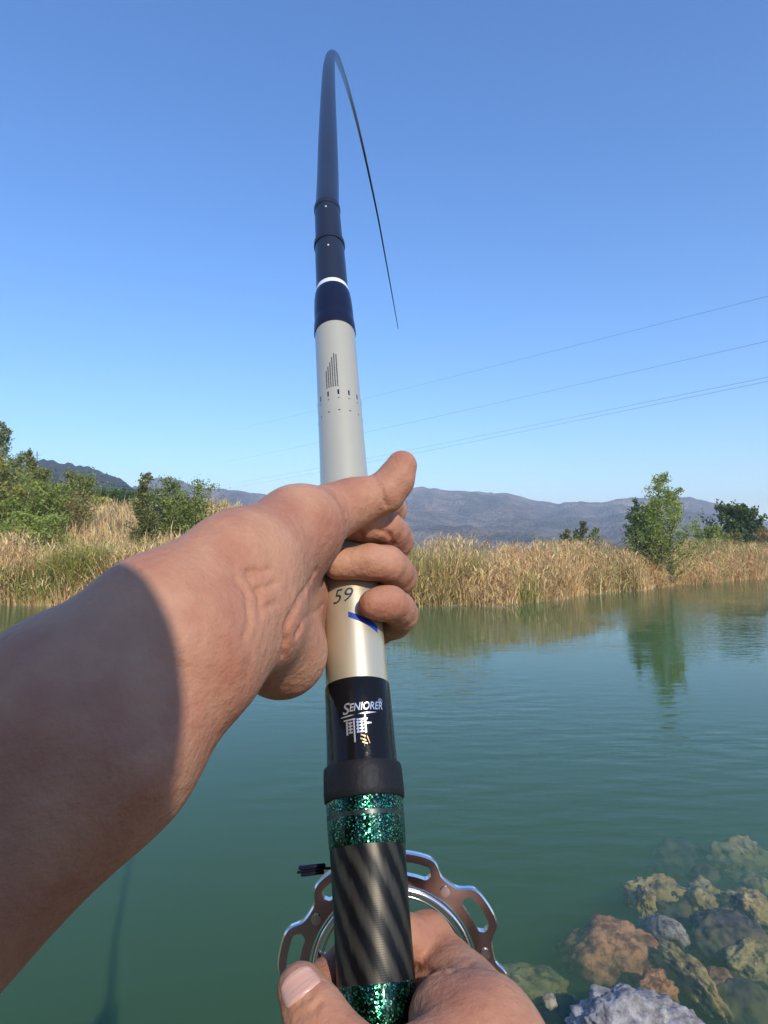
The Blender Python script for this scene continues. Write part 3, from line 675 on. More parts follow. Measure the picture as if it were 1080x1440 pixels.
# the long blank: rises, bends over away from the angler and comes down towards the lake
tp = rod_c(300)
ctrl = [rod_c(340), tp, C(461, 250, 0.665), C(461, 190, 0.77), C(461.5, 130, 0.93), C(462.5, 97, 1.10), C(464.5, 81, 1.32), C(467.5, 76.5, 1.55), C(472.5, 79.5, 1.80),
        C(478, 92, 2.05), C(488, 121, 2.35), C(499, 160, 2.65), C(509.5, 203, 2.95), C(521, 255, 3.25), C(532, 308, 3.55), C(543, 368, 3.85), C(551.5, 415, 4.1), C(560, 463, 4.3)]
wid = [37, 33.5, 30.5, 26.3, 20.5, 17.0, 13.8, 11.4, 9.2, 7.6, 5.8, 4.6, 3.7, 3.0, 2.4, 1.8, 1.4, 0.9]
ctrl = np.array(ctrl); wid = np.array(wid)
rr = wid * ctrl[:, 2] / F / 2
def catmull(P, m=10):
    out = []
    for i in range(1, len(P) - 1 - 0):
        if i + 2 > len(P) - 1: p3 = 2 * P[-1] - P[-2]
        else: p3 = P[i + 2]
        p0, p1, p2 = P[i - 1], P[i], P[i + 1]
        for k in range(m):
            t = k / m
            out.append(0.5 * ((2 * p1) + (-p0 + p2) * t + (2 * p0 - 5 * p1 + 4 * p2 - p3) * t * t + (-p0 + 3 * p1 - 3 * p2 + p3) * t ** 3))
    out.append(P[-1]); return np.array(out)
cp = catmull(np.hstack((ctrl, rr[:, None])), 10)
V, Fc = join_data([tube_data(W(cp[:, :3]), np.maximum(cp[:, 3], 0.0012), 24)])
child(mesh_np('tip_section', V, Fc, M_graph, True), 'tip_section')
# small studs under each joint ring
for py in (307, 363):
    bm = bmesh.new(); bmesh.ops.create_icosphere(bm, subdivisions=2, radius=0.0009)
    me = bpy.data.meshes.new('stud'); bm.to_mesh(me); bm.free(); me.materials.append(M_white)
    c = W(rod_c(py) + E2 * (rod_px_r(py, 36 if py < 330 else 42)) - E1 * 0.0008)
    me.transform(Matrix.Translation(c)); child(me, 'stud')

# print on the rod: flat lettering wrapped round the tube
def wrap_mesh(name, polys, py0, wpx, mat, lift=0.00012, ang0=0.0, width_px_top=None, parent=rod):
    """polys: list of vertex lists (u, v) in metres; u runs round to the right, v up the rod, origin at axis position py0"""
    c0 = rod_c(py0); V = []; Fa = []
    me = bpy.data.meshes.new(name); bm = bmesh.new()
    for poly in polys:
        vs = [bm.verts.new((p[0], p[1], 0)) for p in poly]
        try: bm.faces.new(vs)
        except ValueError: pass
    bmesh.ops.triangulate(bm, faces=bm.faces[:])
    for _ in range(3):
        ed = [e_ for e_ in bm.edges if e_.calc_length() > 0.0022]
        if not ed: break
        bmesh.ops.subdivide_edges(bm, edges=ed, cuts=1)
        bmesh.ops.triangulate(bm, faces=bm.faces[:])
    for v in bm.verts:
        u, vv = v.co.x, v.co.y
        c = c0 + UD * vv
        py = 720 - c[1] / c[2] * F
        r_ = np.interp(py, [p[0] for p in wpx], [p[1] for p in wpx]) * c[2] / F / 2 + lift
        a = u / r_ + ang0
        v.co = Vector(W(c + E2 * math.cos(a) * r_ + E1 * math.sin(a) * r_))
    bm.to_mesh(me); bm.free(); me.materials.append(mat)
    return child(me, name, parent)
def text_polys(txt, size, shear=0.0, align='CENTER', bold=0.0, sx=1.0):
    cu = bpy.data.curves.new('t', 'FONT'); cu.body = txt; cu.size = size; cu.shear = shear; cu.align_x = align; cu.offset = bold; cu.resolution_u = 3
    o = bpy.data.objects.new('t', cu); COL.objects.link(o)
    bpy.context.view_layer.update()
    me = o.evaluated_get(bpy.context.evaluated_depsgraph_get()).to_mesh()
    out = [[(me.vertices[i].co.x * sx, me.vertices[i].co.y) for i in p.vertices] for p in me.polygons]
    o.to_mesh_clear(); bpy.data.objects.remove(o); bpy.data.curves.remove(cu)
    return out
def shift(polys, dx, dy): return [[(x + dx, y + dy) for x, y in p] for p in polys]
BW = [(966, 90), (1000, 93.5), (1050, 97), (1082, 99.5)]
GW = [(462, 55.8), (575, 61.5), (684, 68), (740, 72.5), (870, 81.5), (966, 88)]
M_silver = simple('silver_print', (0.6, 0.6, 0.62), 0.25, metal=0.7)
s1 = text_polys('S', 0.0095, 0.25, 'LEFT', bold=0.0001); s2 = text_polys('ENIORER', 0.0066, 0.25, 'LEFT', bold=0.0001, sx=0.82)
x1 = max(p[0] for q in s1 for p in q); x2 = max(p[0] for q in s2 for p in q)
let = shift(s1, -0.0125, -0.0012) + shift(s2, -0.0125 + x1 - 0.0009, 0)
let += shift(text_polys('®', 0.0045), 0.0128, 0.0035)
def spindle(x0, x1, y, h, tilt):
    m = 9; a = []; 
    for i in range(m): t = i / (m - 1); a.append((x0 + (x1 - x0) * t, y + tilt * t + h * math.sin(math.pi * t) ** 0.8 * .5))
    for i in range(m - 2, 0, -1): t = i / (m - 1); a.append((x0 + (x1 - x0) * t, y + tilt * t - h * math.sin(math.pi * t) ** 0.8 * .5))
    return [a]
TIL = -0.10
def tiltp(polys, k): return [[(x, y + k * x) for x, y in p] for p in polys]
let += spindle(-0.0140, -0.0048, -0.0028, 0.0010, 0.0004) + spindle(-0.0026, 0.0094, -0.0022, 0.0011, 0.0004)
wrap_mesh('lettering', tiltp([[(x * .84, y * .84) for x, y in p] for p in let], 0.05), 1012, BW, M_silver, ang0=0.10)
def rect(x0, y0, x1, y1): return [[(x0, y0), (x1, y0), (x1, y1), (x0, y1)]]
g = []
g += rect(-0.0062, 0.0030, 0.0, 0.0038) + rect(0.0006, 0.0026, 0.0062, 0.0034)
g += rect(-0.0050, -0.0040, -0.0041, 0.0028) + rect(-0.0012, -0.0080, -0.0004, 0.0028) + rect(0.0046, -0.0040, 0.0054, 0.0050)
for k in range(4): g += rect(-0.0038, -0.0034 + k * 0.0016, -0.0016, -0.0026 + k * 0.0016) + rect(0.0004, -0.0036 + k * 0.0016, 0.0042, -0.0027 + k * 0.0016)
g += rect(0.0008, -0.0034, 0.0014, 0.0024) + rect(0.0028, -0.0034, 0.0034, 0.0024) + rect(-0.0031, -0.0030, -0.0025, 0.0024)
g += rect(0.0056, 0.0004, 0.0082, 0.0012)
wrap_mesh('emblem', tiltp(g, 0.05), 1033, BW, M_silver, ang0=-0.10)
# signature scribble in gold under the emblem
M_goldp = simple('gold_print', (0.45, 0.30, 0.16), 0.3, metal=0.7)
g = []
for k, (a, b_, c_, d_) in enumerate([(0.0005, 0.0048, 0.0028, 0.0040), (0.0002, 0.0030, 0.0030, 0.0020), (0.0010, 0.0012, 0.0036, 0.0004), (0.0020, -0.001, 0.0026, 0.005), (0.0036, 0.004, 0.0048, 0.0005)]):
    g += [[(a, b_), (c_, d_), (c_, d_ + 0.0006), (a, b_ + 0.0008)]]
wrap_mesh('signature', g, 1060, BW, M_goldp, ang0=0.0)
# blue slanted stripes and model mark on the champagne section
wrap_mesh('stripe', [[(-0.0060, 0.0052), (0.0115, -0.0030), (0.0118, 0.0012), (-0.0060, 0.0085)]], 896, GW, M_blue, ang0=0.22)
wrap_mesh('stripe', [[(0.0040, 0.0045), (0.0115, 0.0018), (0.0117, 0.0024), (0.0040, 0.0053)]], 892, GW, M_dkprint, ang0=0.22)
wrap_mesh('lettering', text_polys('59', 0.012, 0.3), 862, GW, M_dkprint, ang0=-0.35)
# fine print and bands on the pearl section
g = []
for c_ in range(6):
    yy = 0.0; L = 0.016 + 0.004 * c_ if c_ < 5 else 0.03
    while yy < L:
        hgt = random.uniform(0.0006, 0.0011); g += rect(c_ * 0.0016 - 0.0085, yy - 0.004, c_ * 0.0016 - 0.0085 + 0.0008, yy - 0.004 + hgt); yy += hgt + 0.0004
wrap_mesh('fine_print', g, 558, GW, M_dkprint)
wrap_mesh('band', rect(-0.030, -0.0022, 0.030, 0.0022), 572, GW, M_navy)
wrap_mesh('band', rect(-0.030, -0.0003, 0.030, 0.0003), 580, GW, M_navy)
wrap_mesh('band', rect(-0.030, -0.0004, 0.030, 0.0004), 597, GW, M_dkprint)

# ================================================================== THE REEL (behind the grip)
M_chrome, n, l, b = newmat('polished_aluminium')
b.inputs['Base Color'].default_value = (0.80, 0.78, 0.78, 1); b.inputs['Metallic'].default_value = 1.0; b.inputs['Roughness'].default_value = 0.16
M_brownrefl, n, l, b = newmat('aluminium_brown_reflection')
b.inputs['Base Color'].default_value = (0.55, 0.46, 0.42, 1); b.inputs['Metallic'].default_value = 1.0; b.inputs['Roughness'].default_value = 0.16  # brown reflection of the angler's side tinted into the silver metal colour
ZR = 0.338
RC = C(553, 1366, ZR)
RN = np.array((0.02, 0.10, -1.0)); RN /= np.linalg.norm(RN)          # wheel axis, towards the angler
RX = np.array((1.0, 0, 0)); RX = RX - RN * RX.dot(RN); RX /= np.linalg.norm(RX); RY = np.cross(RN, RX)
if RY[1] < 0: RY = -RY
kpx = ZR / F
reel = empty('fishing_reel', W(RC), 'silver wheel-shaped reel with scalloped slotted rim behind the black grip', 'fishing reel')
def rchild(me, name, **p):
    o = bpy.data.objects.new(name, me); COL.objects.link(o); o.parent = reel; o.matrix_parent_inverse = Matrix.Translation(-reel.location)
    for k, v in p.items(): o[k] = v
    return o
def rp(r, th, d): return RC + RX * r * math.cos(th) + RY * r * math.sin(th) + RN * d
def rim():
    N = 8; phase = R(11); m = 384
    bm = bmesh.new()
    rin, rmid = 119 * kpx, 141 * kpx
    cols = []
    for i in range(m):
        th = 2 * math.pi * i / m
        u = ((th - phase) / (2 * math.pi / N)) % 1.0             # 0 at a rivet, .5 at the middle of a slot
        lobe = 1 / (1 + math.exp(-26 * (abs(u - 0.5) * -1 + 0.30)))
        ro = (144 + 19 * lobe) * kpx
        rm = (133 + 8 * lobe) * kpx
        w_ = 0.235; x = abs(u - 0.5)
        if x < w_:
            e = x / w_; half = 9.0 * kpx * (1 - max(0, (e - 0.72) / 0.28) ** 2) ** 0.5
        else: half = 0
        si, so = rm - half, rm + half
        cols.append((th, rin, si, so, ro, half > 1e-9))
    TH = 7.5 * kpx * 1.5
    lay = []
    for side, d in ((0, TH / 2), (1, -TH / 2)):
        L_ = []
        for th, a, si, so, ro, op in cols:
            bev = 2.2 * kpx
            L_.append([bm.verts.new(rp(a, th, d)), bm.verts.new(rp(si, th, d)), bm.verts.new(rp(so, th, d)), bm.verts.new(rp(ro - bev, th, d)), bm.verts.new(rp(ro, th, d - bev * (1 if side == 0 else -1)))])
        lay.append(L_)
    m0 = m
    def quad(a, b_, c_, d_, mi):
        vs = []
        for v in (a, b_, c_, d_):
            if v not in vs: vs.append(v)
        if len(vs) >= 3:
            try: f = bm.faces.new(vs); f.material_index = mi; f.smooth = False
            except ValueError: pass
    for i in range(m0):
        j = (i + 1) % m0; op = cols[i][5] or cols[j][5]
        for s in (0, 1):
            A, B = lay[s][i], lay[s][j]
            fl = (lambda *q: quad(*q)) if s == 0 else (lambda a, b_, c_, d_, mi: quad(d_, c_, b_, a, mi))
            fl(A[0], A[1], B[1], B[0], 1)
            if not op: fl(A[1], A[2], B[2], B[1], 1)
            fl(A[2], A[3], B[3], B[2], 1)
            fl(A[3], A[4], B[4], B[3], 0)
        A, B, A2, B2 = lay[0][i], lay[0][j], lay[1][i], lay[1][j]
        quad(A[4], A2[4], B2[4], B[4], 0); quad(A[0], B[0], B2[0], A2[0], 0)
        if op:
            quad(A[1], A2[1], B2[1], B[1], 0); quad(A[2], B[2], B2[2], A2[2], 0)
    bmesh.ops.remove_doubles(bm, verts=bm.verts, dist=1e-6)
    bmesh.ops.recalc_face_normals(bm, faces=bm.faces[:])
    for v in bm.verts: v.co = Vector(W(np.array(v.co)))
    me = bpy.data.meshes.new('rim'); bm.to_mesh(me); bm.free(); me.materials.append(M_chrome); me.materials.append(M_brownrefl)
    return me
def ring_np(r, rad, d, n=96, k=10, sq=1.0):
    th = np.linspace(0, 2 * np.pi, n, endpoint=False); ph = np.linspace(0, 2 * np.pi, k, endpoint=False)
    P = np.zeros((n, k, 3))
    for i, t in enumerate(th):
        for j, p in enumerate(ph): P[i, j] = rp(r + rad * math.cos(p), t, d + rad * sq * math.sin(p))
    P = np.concatenate((P, P[:, :1]), 1)
    return W(P.reshape(-1, 3)).reshape(n, k + 1, 3)
rchild(rim(), 'rim')
rchild(grid_mesh('inner_ring', ring_np(112 * kpx, 4.5 * kpx, -3 * kpx, sq=2.4), M_chrome, closed_u=True), 'inner_ring')
rchild(grid_mesh('inner_ring', ring_np(103 * kpx, 1.8 * kpx, 2 * kpx), M_brownrefl, closed_u=True), 'inner_ring')
def cyl_axis(name, c, ax, r, h, mat, n=24):
    V, q, t = tube_data([c, c + ax * h * .02, c + ax * h * .98, c + ax * h], [r * .9, r, r, r * .9], n)
    me = mesh_np(name, W(V), [q, t], mat, True); me.set_sharp_from_angle(angle=R(35)); return me
for k in range(8):
    a = R(11 + 45 * k)
    rchild(cyl_axis('rivet', rp(131 * kpx, a, 5.6 * kpx), RN, 7 * kpx, 2.2 * kpx, M_chrome), 'rivet')
for k in range(4):
    a = R(78 + 90 * k)
    V, q, t = tube_data([rp(18 * kpx, a, -6 * kpx), rp(60 * kpx, a + .12, -5 * kpx), rp(108 * kpx, a, -3 * kpx)], [6 * kpx, 4 * kpx, 5 * kpx], 10)
    rchild(mesh_np('spoke', W(V), [q, t], M_brownrefl, True), 'spoke')
rchild(cyl_axis('hub', rp(0, 0, -0.012), RN, 0.008, 0.022, M_chrome), 'hub')
# foot joining the reel to the grip
c1 = rod_c(1366) - E2 * (rod_px_r(1366, 111) - 0.001)
V, q, t = tube_data([rp(0, 0, 0.006), c1], [0.006, 0.005], 12)
rchild(mesh_np('reel_foot', W(V), [q, t], M_rubber, True), 'reel_foot')
# the line guard: a black two-leaf tab on a bent wire
za = 0.335
V, q, t = tube_data(np.array([C(482, 1212, za), C(474, 1217, za), C(466, 1221, za), C(456, 1221, za), C(418, 1227, za)]), 0.0007, 8)
rchild(mesh_np('guard_wire', W(V), [q, t], M_rubber, True), 'guard_wire')
for (a, b_, hh) in (((421, 1220.5), (457, 1217), 5.5), ((424, 1230), (455, 1226), 5.0)):
    V, q, t = tube_data(np.array([C(a[0] - 1, a[1], za), C(a[0], a[1], za), C(b_[0], b_[1], za), C(b_[0] + 1, b_[1], za)]), np.array((0.5, .95, 1, .5)) * hh * za / F * .62, 10)
    rchild(mesh_np('guard_leaf', W(V), [q, t], M_navy, True), 'guard_leaf')

# ================================================================== THE ANGLER
class Field:
    def __init__(s, lo, hi, vx):
        s.lo = np.array(lo, float); s.vx = vx; s.n = np.ceil((np.array(hi) - s.lo) / vx).astype(int)
        s.D = np.full(s.n, 0.03 if vx < .003 else 0.2, np.float32)
        s.ax = [s.lo[i] + vx * np.arange(s.n[i]) for i in range(3)]
    def _box(s, a, b, m):
        lo = np.minimum(a, b) - m; hi = np.maximum(a, b) + m
        i0 = np.clip(((lo - s.lo) / s.vx).astype(int), 0, s.n); i1 = np.clip(((hi - s.lo) / s.vx).astype(int) + 2, 0, s.n)
        return i0, i1
    def cone(s, a, b, ra, rb, k=0.004, sub=False, target=None, sc=None):
        a = np.array(a, float); b = np.array(b, float)
        m = max(ra, rb) + k + 4 * s.vx
        if not sub and s.vx > .003: m += 0.03
        i0, i1 = s._box(a, b, m + 0.006)
        if np.any(i1 <= i0): return
        sl = tuple(slice(i0[j], i1[j]) for j in range(3))
        X = s.ax[0][sl[0]][:, None, None]; Y = s.ax[1][sl[1]][None, :, None]; Z = s.ax[2][sl[2]][None, None, :]
        ab = b - a; L2 = max(ab.dot(ab), 1e-12)
        t = np.clip(((X - a[0]) * ab[0] + (Y - a[1]) * ab[1] + (Z - a[2]) * ab[2]) / L2, 0, 1)
        dx = X - a[0] - t * ab[0]; dy = Y - a[1] - t * ab[1]; dz = Z - a[2] - t * ab[2]
        if sc is not None: dx = dx / sc[0]; dy = dy / sc[1]; dz = dz / sc[2]
        d = np.sqrt(dx * dx + dy * dy + dz * dz) - (ra + (rb - ra) * t)
        A = s.D if target is None else target
        o = A[sl]
        if sub:
            h = np.clip(0.5 - 0.5 * (o + d) / k, 0, 1); A[sl] = o + (-d - o) * h + k * h * (1 - h)
        else:
            h = np.clip(0.5 + 0.5 * (o - d) / k, 0, 1); A[sl] = o + (d - o) * h - k * h * (1 - h)
    def layer(s): return np.full(s.n, s.D.max() if False else (0.03 if s.vx < .003 else .2), np.float32)
    def merge(s, L_, k):
        o = s.D; d = L_
        h = np.clip(0.5 + 0.5 * (o - d) / k, 0, 1); s.D = (o + (d - o) * h - k * h * (1 - h)).astype(np.float32)
    def mesh(s):
        g = vdb.FloatGrid(0.03 if s.vx < .003 else .2); g.copyFromArray(np.ascontiguousarray(s.D))
        p, tr, q = g.convertToPolygons(0.0, 0.0)
        return s.lo + np.asarray(p, float) * s.vx, np.asarray(tr, int).reshape(-1, 3), np.asarray(q, int).reshape(-1, 4)
def chain(f, pts, rad, k, target=None):
    for i in range(len(pts) - 1): f.cone(pts[i], pts[i + 1], rad[i], rad[i + 1], k, target=target)

def around(py, ang, dist, along=0.0, wpx=None):
    """point at an angle round the rod (0 = right, 90 = towards the angler), dist from the axis"""
    a = R(ang); return rod_c(py) + E1 * math.cos(a) * dist + E2 * math.sin(a) * dist + UD * along

# ---- left hand: palm to the camera, fist closed round the champagne section
LF = Field((-0.30, -0.30, 0.10), (0.06, 0.07, 0.50), 0.0013)
EL_L = np.array((-0.235, -0.205, 0.175))
# forearm
fa, fb = C(318, 795, 0.282), C(352, 885, 0.286)
ma, mb = C(208, 866, 0.250), C(284, 945, 0.252)
ha, hb = C(72, 982, 0.228), C(166, 1072, 0.230)
for q0, q1, q2, r_ in ((fa, ma, ha, (0.0210, 0.0175, 0.0215)), (fb, mb, hb, (0.0200, 0.0165, 0.0205))):
    chain(LF, [q0, q1, q2], r_, 0.02)
chain(LF, [(ma + mb) / 2, (ha + hb) / 2, EL_L], (0.019, 0.028, 0.043), 0.02)
LF.cone(C(330, 905, 0.268), C(196, 1075, 0.212), 0.0035, 0.005, 0.012)
chain(LF, [ha, EL_L + np.array((0.0, 0.01, 0.01))], (0.0215, 0.032), 0.02)
chain(LF, [hb, EL_L + np.array((0.005, -0.012, 0.0))], (0.0205, 0.034), 0.02)
chain(LF, [(fa + fb) / 2 + np.array((0, 0, .004)), (ma + mb) / 2], (0.021, 0.021), 0.015)
# palm
mcp = [around(py, 196, 0.0315, 0) for py in (752, 796, 842, 884)]
wr = C(338, 838, 0.298)
for i, m_ in enumerate(mcp):
    st = C(335, 800 + 26 * i, 0.298)
    chain(LF, [st, m_], (0.0155, 0.0135), 0.014)
chain(LF, [C(352, 778, 0.300), C(420, 742, 0.338), C(476, 716, 0.374)], (0.0200, 0.0190, 0.0140), 0.014)     # thumb base
chain(LF, [C(358, 800, 0.300), C(418, 772, 0.350)], (0.018, 0.0165), 0.014)
chain(LF, [C(366, 885, 0.302), C(396, 918, 0.335), C(414, 922, 0.366)], (0.0190, 0.0195, 0.0165), 0.014)      # heel of the hand
chain(LF, [C(352, 842, 0.305), C(418, 838, 0.385)], (0.018, 0.016), 0.014)
# fingers
fpy = (724, 766, 818, 872); fr = (0.0098, 0.0106, 0.0103, 0.0094)
for i, py in enumerate(fpy):
    rr_ = rod_px_r(py, np.interp(py, [g_[0] for g_ in GW], [g_[1] for g_ in GW])); r_ = fr[i]
    c_ = rr_ + r_ * 0.88
    ln = (1.0, 1.1, 1.03, 0.88)[i]
    tipang = (88, 92, 104, 62)[i]
    seq = [(196, c_ + .008, 0), (232, c_ + .004, 0.001), (270, c_ + 0.001, 0.002), (302, c_ + 0.002, 0.003), (330, c_ + 0.0035 * ln, 0.0035), (352, c_ + 0.0036 * ln, 0.003),
           (15, c_ + 0.0020, 0.002), (38, c_ + 0.0022, 0.001), (62 if tipang > 70 else 50, c_ + 0.0002, 0), (tipang, c_ - 0.0004, -0.001)]
    up = (0.001, 0.0, 0.0, 0.0)[i]
    P = [around(py, a, d, al + up * (1 if 250 < a else .4)) for a, d, al in seq]
    rad = [r_ * 1.22, r_ * 1.12, r_ * 1.03, r_ * 1.02, r_ * 1.08, r_ * 1.05, r_ * 0.98, r_ * 1.0, r_ * 0.98, r_ * 0.84]
    L_ = LF.layer(); chain(LF, P, rad, 0.003, target=L_)
    # creases on the palm side of each joint
    for j in (4, 7):
        q = P[j]; inw = (rod_c(py) - q); inw /= np.linalg.norm(inw)
        LF.cone(q + inw * r_ * 1.1 - UD * r_, q + inw * r_ * 1.1 + UD * r_, 0.0006, 0.0006, 0.0015, sub=True, target=L_)
    for j in (5, 7):          # faint folds across the outer side
        q = P[j]; inw = (q - rod_c(py)); inw /= np.linalg.norm(inw)
        for dd in (-0.0018, 0.0018):
            s_ = q + inw * (rad[j] + 0.0001) + np.cross(inw, UD) * dd
            LF.cone(s_ - UD * r_ * .6, s_ + UD * r_ * .6, 0.0003, 0.0003, 0.0009, sub=True, target=L_)
    LF.merge(L_, 0.0022)
# thumb, lying over the rod and bent back at the tip
L_ = LF.layer()
TH_L = [C(452, 727, 0.362), C(500, 706, 0.376), C(540, 694, 0.380), C(556, 675, 0.382), C(565, 655, 0.383)]
chain(LF, TH_L, (0.0150, 0.0133, 0.0112, 0.0102, 0.0088), 0.004, target=L_)
LF.merge(L_, 0.006)
# tendons and wrist creases
LF.cone(C(356, 856, 0.268), C(222, 990, 0.2275), 0.0040, 0.0050, 0.012)
LF.cone(C(340, 838, 0.270), C(250, 905, 0.232), 0.0035, 0.0040, 0.012)
for (x0, y0, x1, y1, z) in ((352, 800, 366, 868, 0.276), (366, 806, 380, 880, 0.279), (380, 815, 392, 850, 0.284)):
    for k in range(5):
        t0, t1 = k / 5, (k + 1) / 5
        LF.cone(C(x0 + (x1 - x0) * t0 + 2 * math.sin(k), y0 + (y1 - y0) * t0, z), C(x0 + (x1 - x0) * t1 + 2 * math.sin(k + 1), y0 + (y1 - y0) * t1, z), 0.0042, 0.0042, 0.0022, sub=True) if False else None
def surf(f, px, py, z0, z1):
    zs = np.arange(z0, z1, 0.0005)
    P = np.stack([C(px, py, z) for z in zs]); idx = np.clip(((P - f.lo) / f.vx).round().astype(int), 0, f.n - 1)
    v = f.D[idx[:, 0], idx[:, 1], idx[:, 2]]; h = np.nonzero(v < 0)[0]
    return P[h[0]] if len(h) else None
def crease(f, pts, z0, z1, r_=0.0008, k=0.0022, m=10):
    r_ *= 0.35; k = 0.0016 + (k - 0.0016) * 0.5
    pts = np.array(pts, float); q = []
    for i in range(len(pts) - 1):
        for t in np.linspace(0, 1, m, endpoint=False):
            p = pts[i] + (pts[i + 1] - pts[i]) * t; q.append(surf(f, p[0] + 1.2 * math.sin(3 * (i + t)), p[1] + math.sin(5 * (i + t)), z0, z1))
    for a, b_ in zip(q[:-1], q[1:]):
        if a is not None and b_ is not None and np.linalg.norm(a - b_) < .012: f.cone(a, b_, r_, r_, k, sub=True)
crease(LF, [(330, 812), (348, 840), (352, 872), (340, 900)], .2, .4)
crease(LF, [(346, 806), (364, 838), (368, 870)], .2, .4, 0.0008)
crease(LF, [(388, 818), (352, 834)], .2, .4, 0.0006); crease(LF, [(392, 846), (360, 858)], .2, .4, 0.0008); crease(LF, [(384, 800), (340, 806)], .2, .4, 0.0005)
crease(LF, [(446, 800), (424, 838), (404, 880), (396, 925)], .25, .45, 0.0012, 0.004)
crease(LF, [(455, 850), (430, 870), (415, 900)], .25, .45, 0.0008, 0.003)
crease(LF, [(505, 742), (512, 770)], .3, .45, 0.0006); crease(LF, [(530, 744), (548, 752), (556, 768)], .3, .45, 0.0007)
crease(LF, [(525, 668), (540, 700), (545, 712)], .3, .45, 0.0006); crease(LF, [(470, 690), (486, 722), (488, 742)], .3, .45, 0.0006)
LV = LF.mesh()

# ---- right hand on the grip
RF = Field((-0.08, -0.42, 0.05), (0.20, -0.13, 0.40), 0.0013)
WR_R = C(770, 1690, 0.225)
EL_R = np.array((0.24, -0.36, 0.02))
gpy = (1362, 1432, 1500, 1566)
GRW = [(1200, 107), (1381, 112), (1478, 121), (1640, 140)]
rmcp = [C(655, 1404, 0.306), C(668, 1480, 0.300), C(676, 1555, 0.292), C(682, 1620, 0.285)]
for i, m_ in enumerate(rmcp):
    chain(RF, [WR_R + np.array((-.012 + .008 * i, 0.01 - .006 * i, 0.006)), m_], (0.017, 0.0145), 0.014)
for i, py in enumerate(gpy):
    r_ = (0.0098, 0.0098, 0.0092, 0.0082)[i]
    c_ = rod_px_r(py, np.interp(py, [g_[0] for g_ in GRW], [g_[1] for g_ in GRW])) + r_ * 0.9
    if i == 0: P = [rmcp[0], C(632, 1362, .322), C(602, 1316, 0.334), around(1345, 300, c_ + .003, 0.006), around(1352, 250, c_ + .003, 0.002), around(1368, 212, c_ + .001, -0.003), around(1388, 188, c_ - .001, -0.004)]
    else: P = [rmcp[i], around(py, 335, c_ + .012), around(py, 312, c_ + .006, 0.002), around(py, 285, c_ + .003, .002), around(py, 245, c_ + .002), around(py, 208, c_ + .001, -.002), around(py, 178, c_ - .001, -.003)]
    L_ = RF.layer(); chain(RF, P, [r_ * 1.5, r_ * 1.25, r_ * 1.1, r_, r_, r_ * .95, r_ * .85], 0.004, target=L_); RF.merge(L_, 0.003 if i else 0.006)
# web between thumb and forefinger, thumb base, thumb
chain(RF, [C(735, 1570, 0.250), C(672, 1462, 0.266), C(628, 1432, 0.272)], (0.022, 0.0215, 0.0150), 0.012)
chain(RF, [C(668, 1425, 0.290), C(640, 1392, 0.306)], (0.018, 0.015), 0.012)
chain(RF, [WR_R, C(690, 1500, 0.262)], (0.024, 0.021), 0.014)
L_ = RF.layer()
TH_R = [C(655, 1478, 0.255), C(590, 1512, 0.240), C(520, 1515, 0.238), C(476, 1480, 0.242), C(444, 1432, 0.250), C(423, 1391, 0.258)]
chain(RF, TH_R, (0.0190, 0.0140, 0.0122, 0.0118, 0.0108, 0.0092), 0.005, target=L_)
RF.merge(L_, 0.007)
chain(RF, [WR_R, WR_R + (EL_R - WR_R) * .5, EL_R], (0.026, 0.033, 0.042), 0.02)
chain(RF, [WR_R + np.array((.014, 0, 0)), WR_R + (EL_R - WR_R) * .5 + np.array((.012, 0, 0))], (0.021, 0.03), 0.02)
crease(RF, [(586, 1362), (610, 1368), (640, 1362), (662, 1352)], .2, .4, 0.0010, 0.004)
crease(RF, [(398, 1425), (420, 1412), (442, 1398)], .2, .4, 0.0006, 0.002); crease(RF, [(404, 1436), (430, 1425), (455, 1408)], .2, .4, 0.0005, 0.002)
RV = RF.mesh()

# ---- the rest of the body, standing on the bank behind the camera
SH_L, SH_R_ = np.array((-0.185, -0.045, -0.14)), np.array((0.185, -0.045, -0.14))
def body_cones(g):
    """list of (a, b, ra, rb, k); g grows everything for clothes"""
    def v(*a): return np.array(a, float)
    T_ = [(v(-.09, -.12, -.16), v(.09, -.12, -.16), .105, .105, .06), (v(0, -.10, -.16), v(0, -.45, -.16), .12, .11, .06), (v(-.05, -.50, -.16), v(.05, -.50, -.16), .125, .125, .06),
          (v(-.12, -.045, -.16), v(.12, -.045, -.16), .06, .06, .05)]
    A_ = [(SH_L, EL_L, .054, .043, .03), (SH_R_, EL_R, .054, .043, .03)]
    Lg = [(v(-.10, -.56, -.16), v(-.12, -.98, -.13), .088, .058, .03), (v(-.12, -.98, -.13), v(-.13, -1.32, -.17), .058, .042, .03),
          (v(.10, -.56, -.16), v(.12, -.98, -.13), .088, .058, .03), (v(.12, -.98, -.13), v(.13, -1.32, -.17), .058, .042, .03)]
    Ft = [(v(-.13, -1.345, -.19), v(-.15, -1.36, -.02), .045, .036, .03), (v(.13, -1.345, -.19), v(.15, -1.36, -.02), .045, .036, .03)]
    Hd = [(v(0, -.02, -.16), v(0, .10, -.13), .058, .054, .03)]
    return T_, A_, Lg, Ft, Hd
def build(cones, g=0.0, lo=(-.40, -1.45, -.38), hi=(.40, .46, .26), vx=.0085):
    f = Field(lo, hi, vx)
    for a, b_, ra, rb, k in cones: f.cone(a, b_, ra + g, rb + g, k)
    return f
T_, A_, Lg, Ft, Hd = body_cones(0)
BF = build(T_ + A_ + Lg + Ft + Hd)
hc = np.array((-.002, .190, -.135))
BF.cone(hc + np.array((0, .03, -.01)), hc + np.array((0, .0, -.005)), .092, .085, .03)
BF.cone(hc + np.array((0, -.05, .02)), hc + np.array((0, -.085, .045)), .060, .034, .04)     # jaw and chin
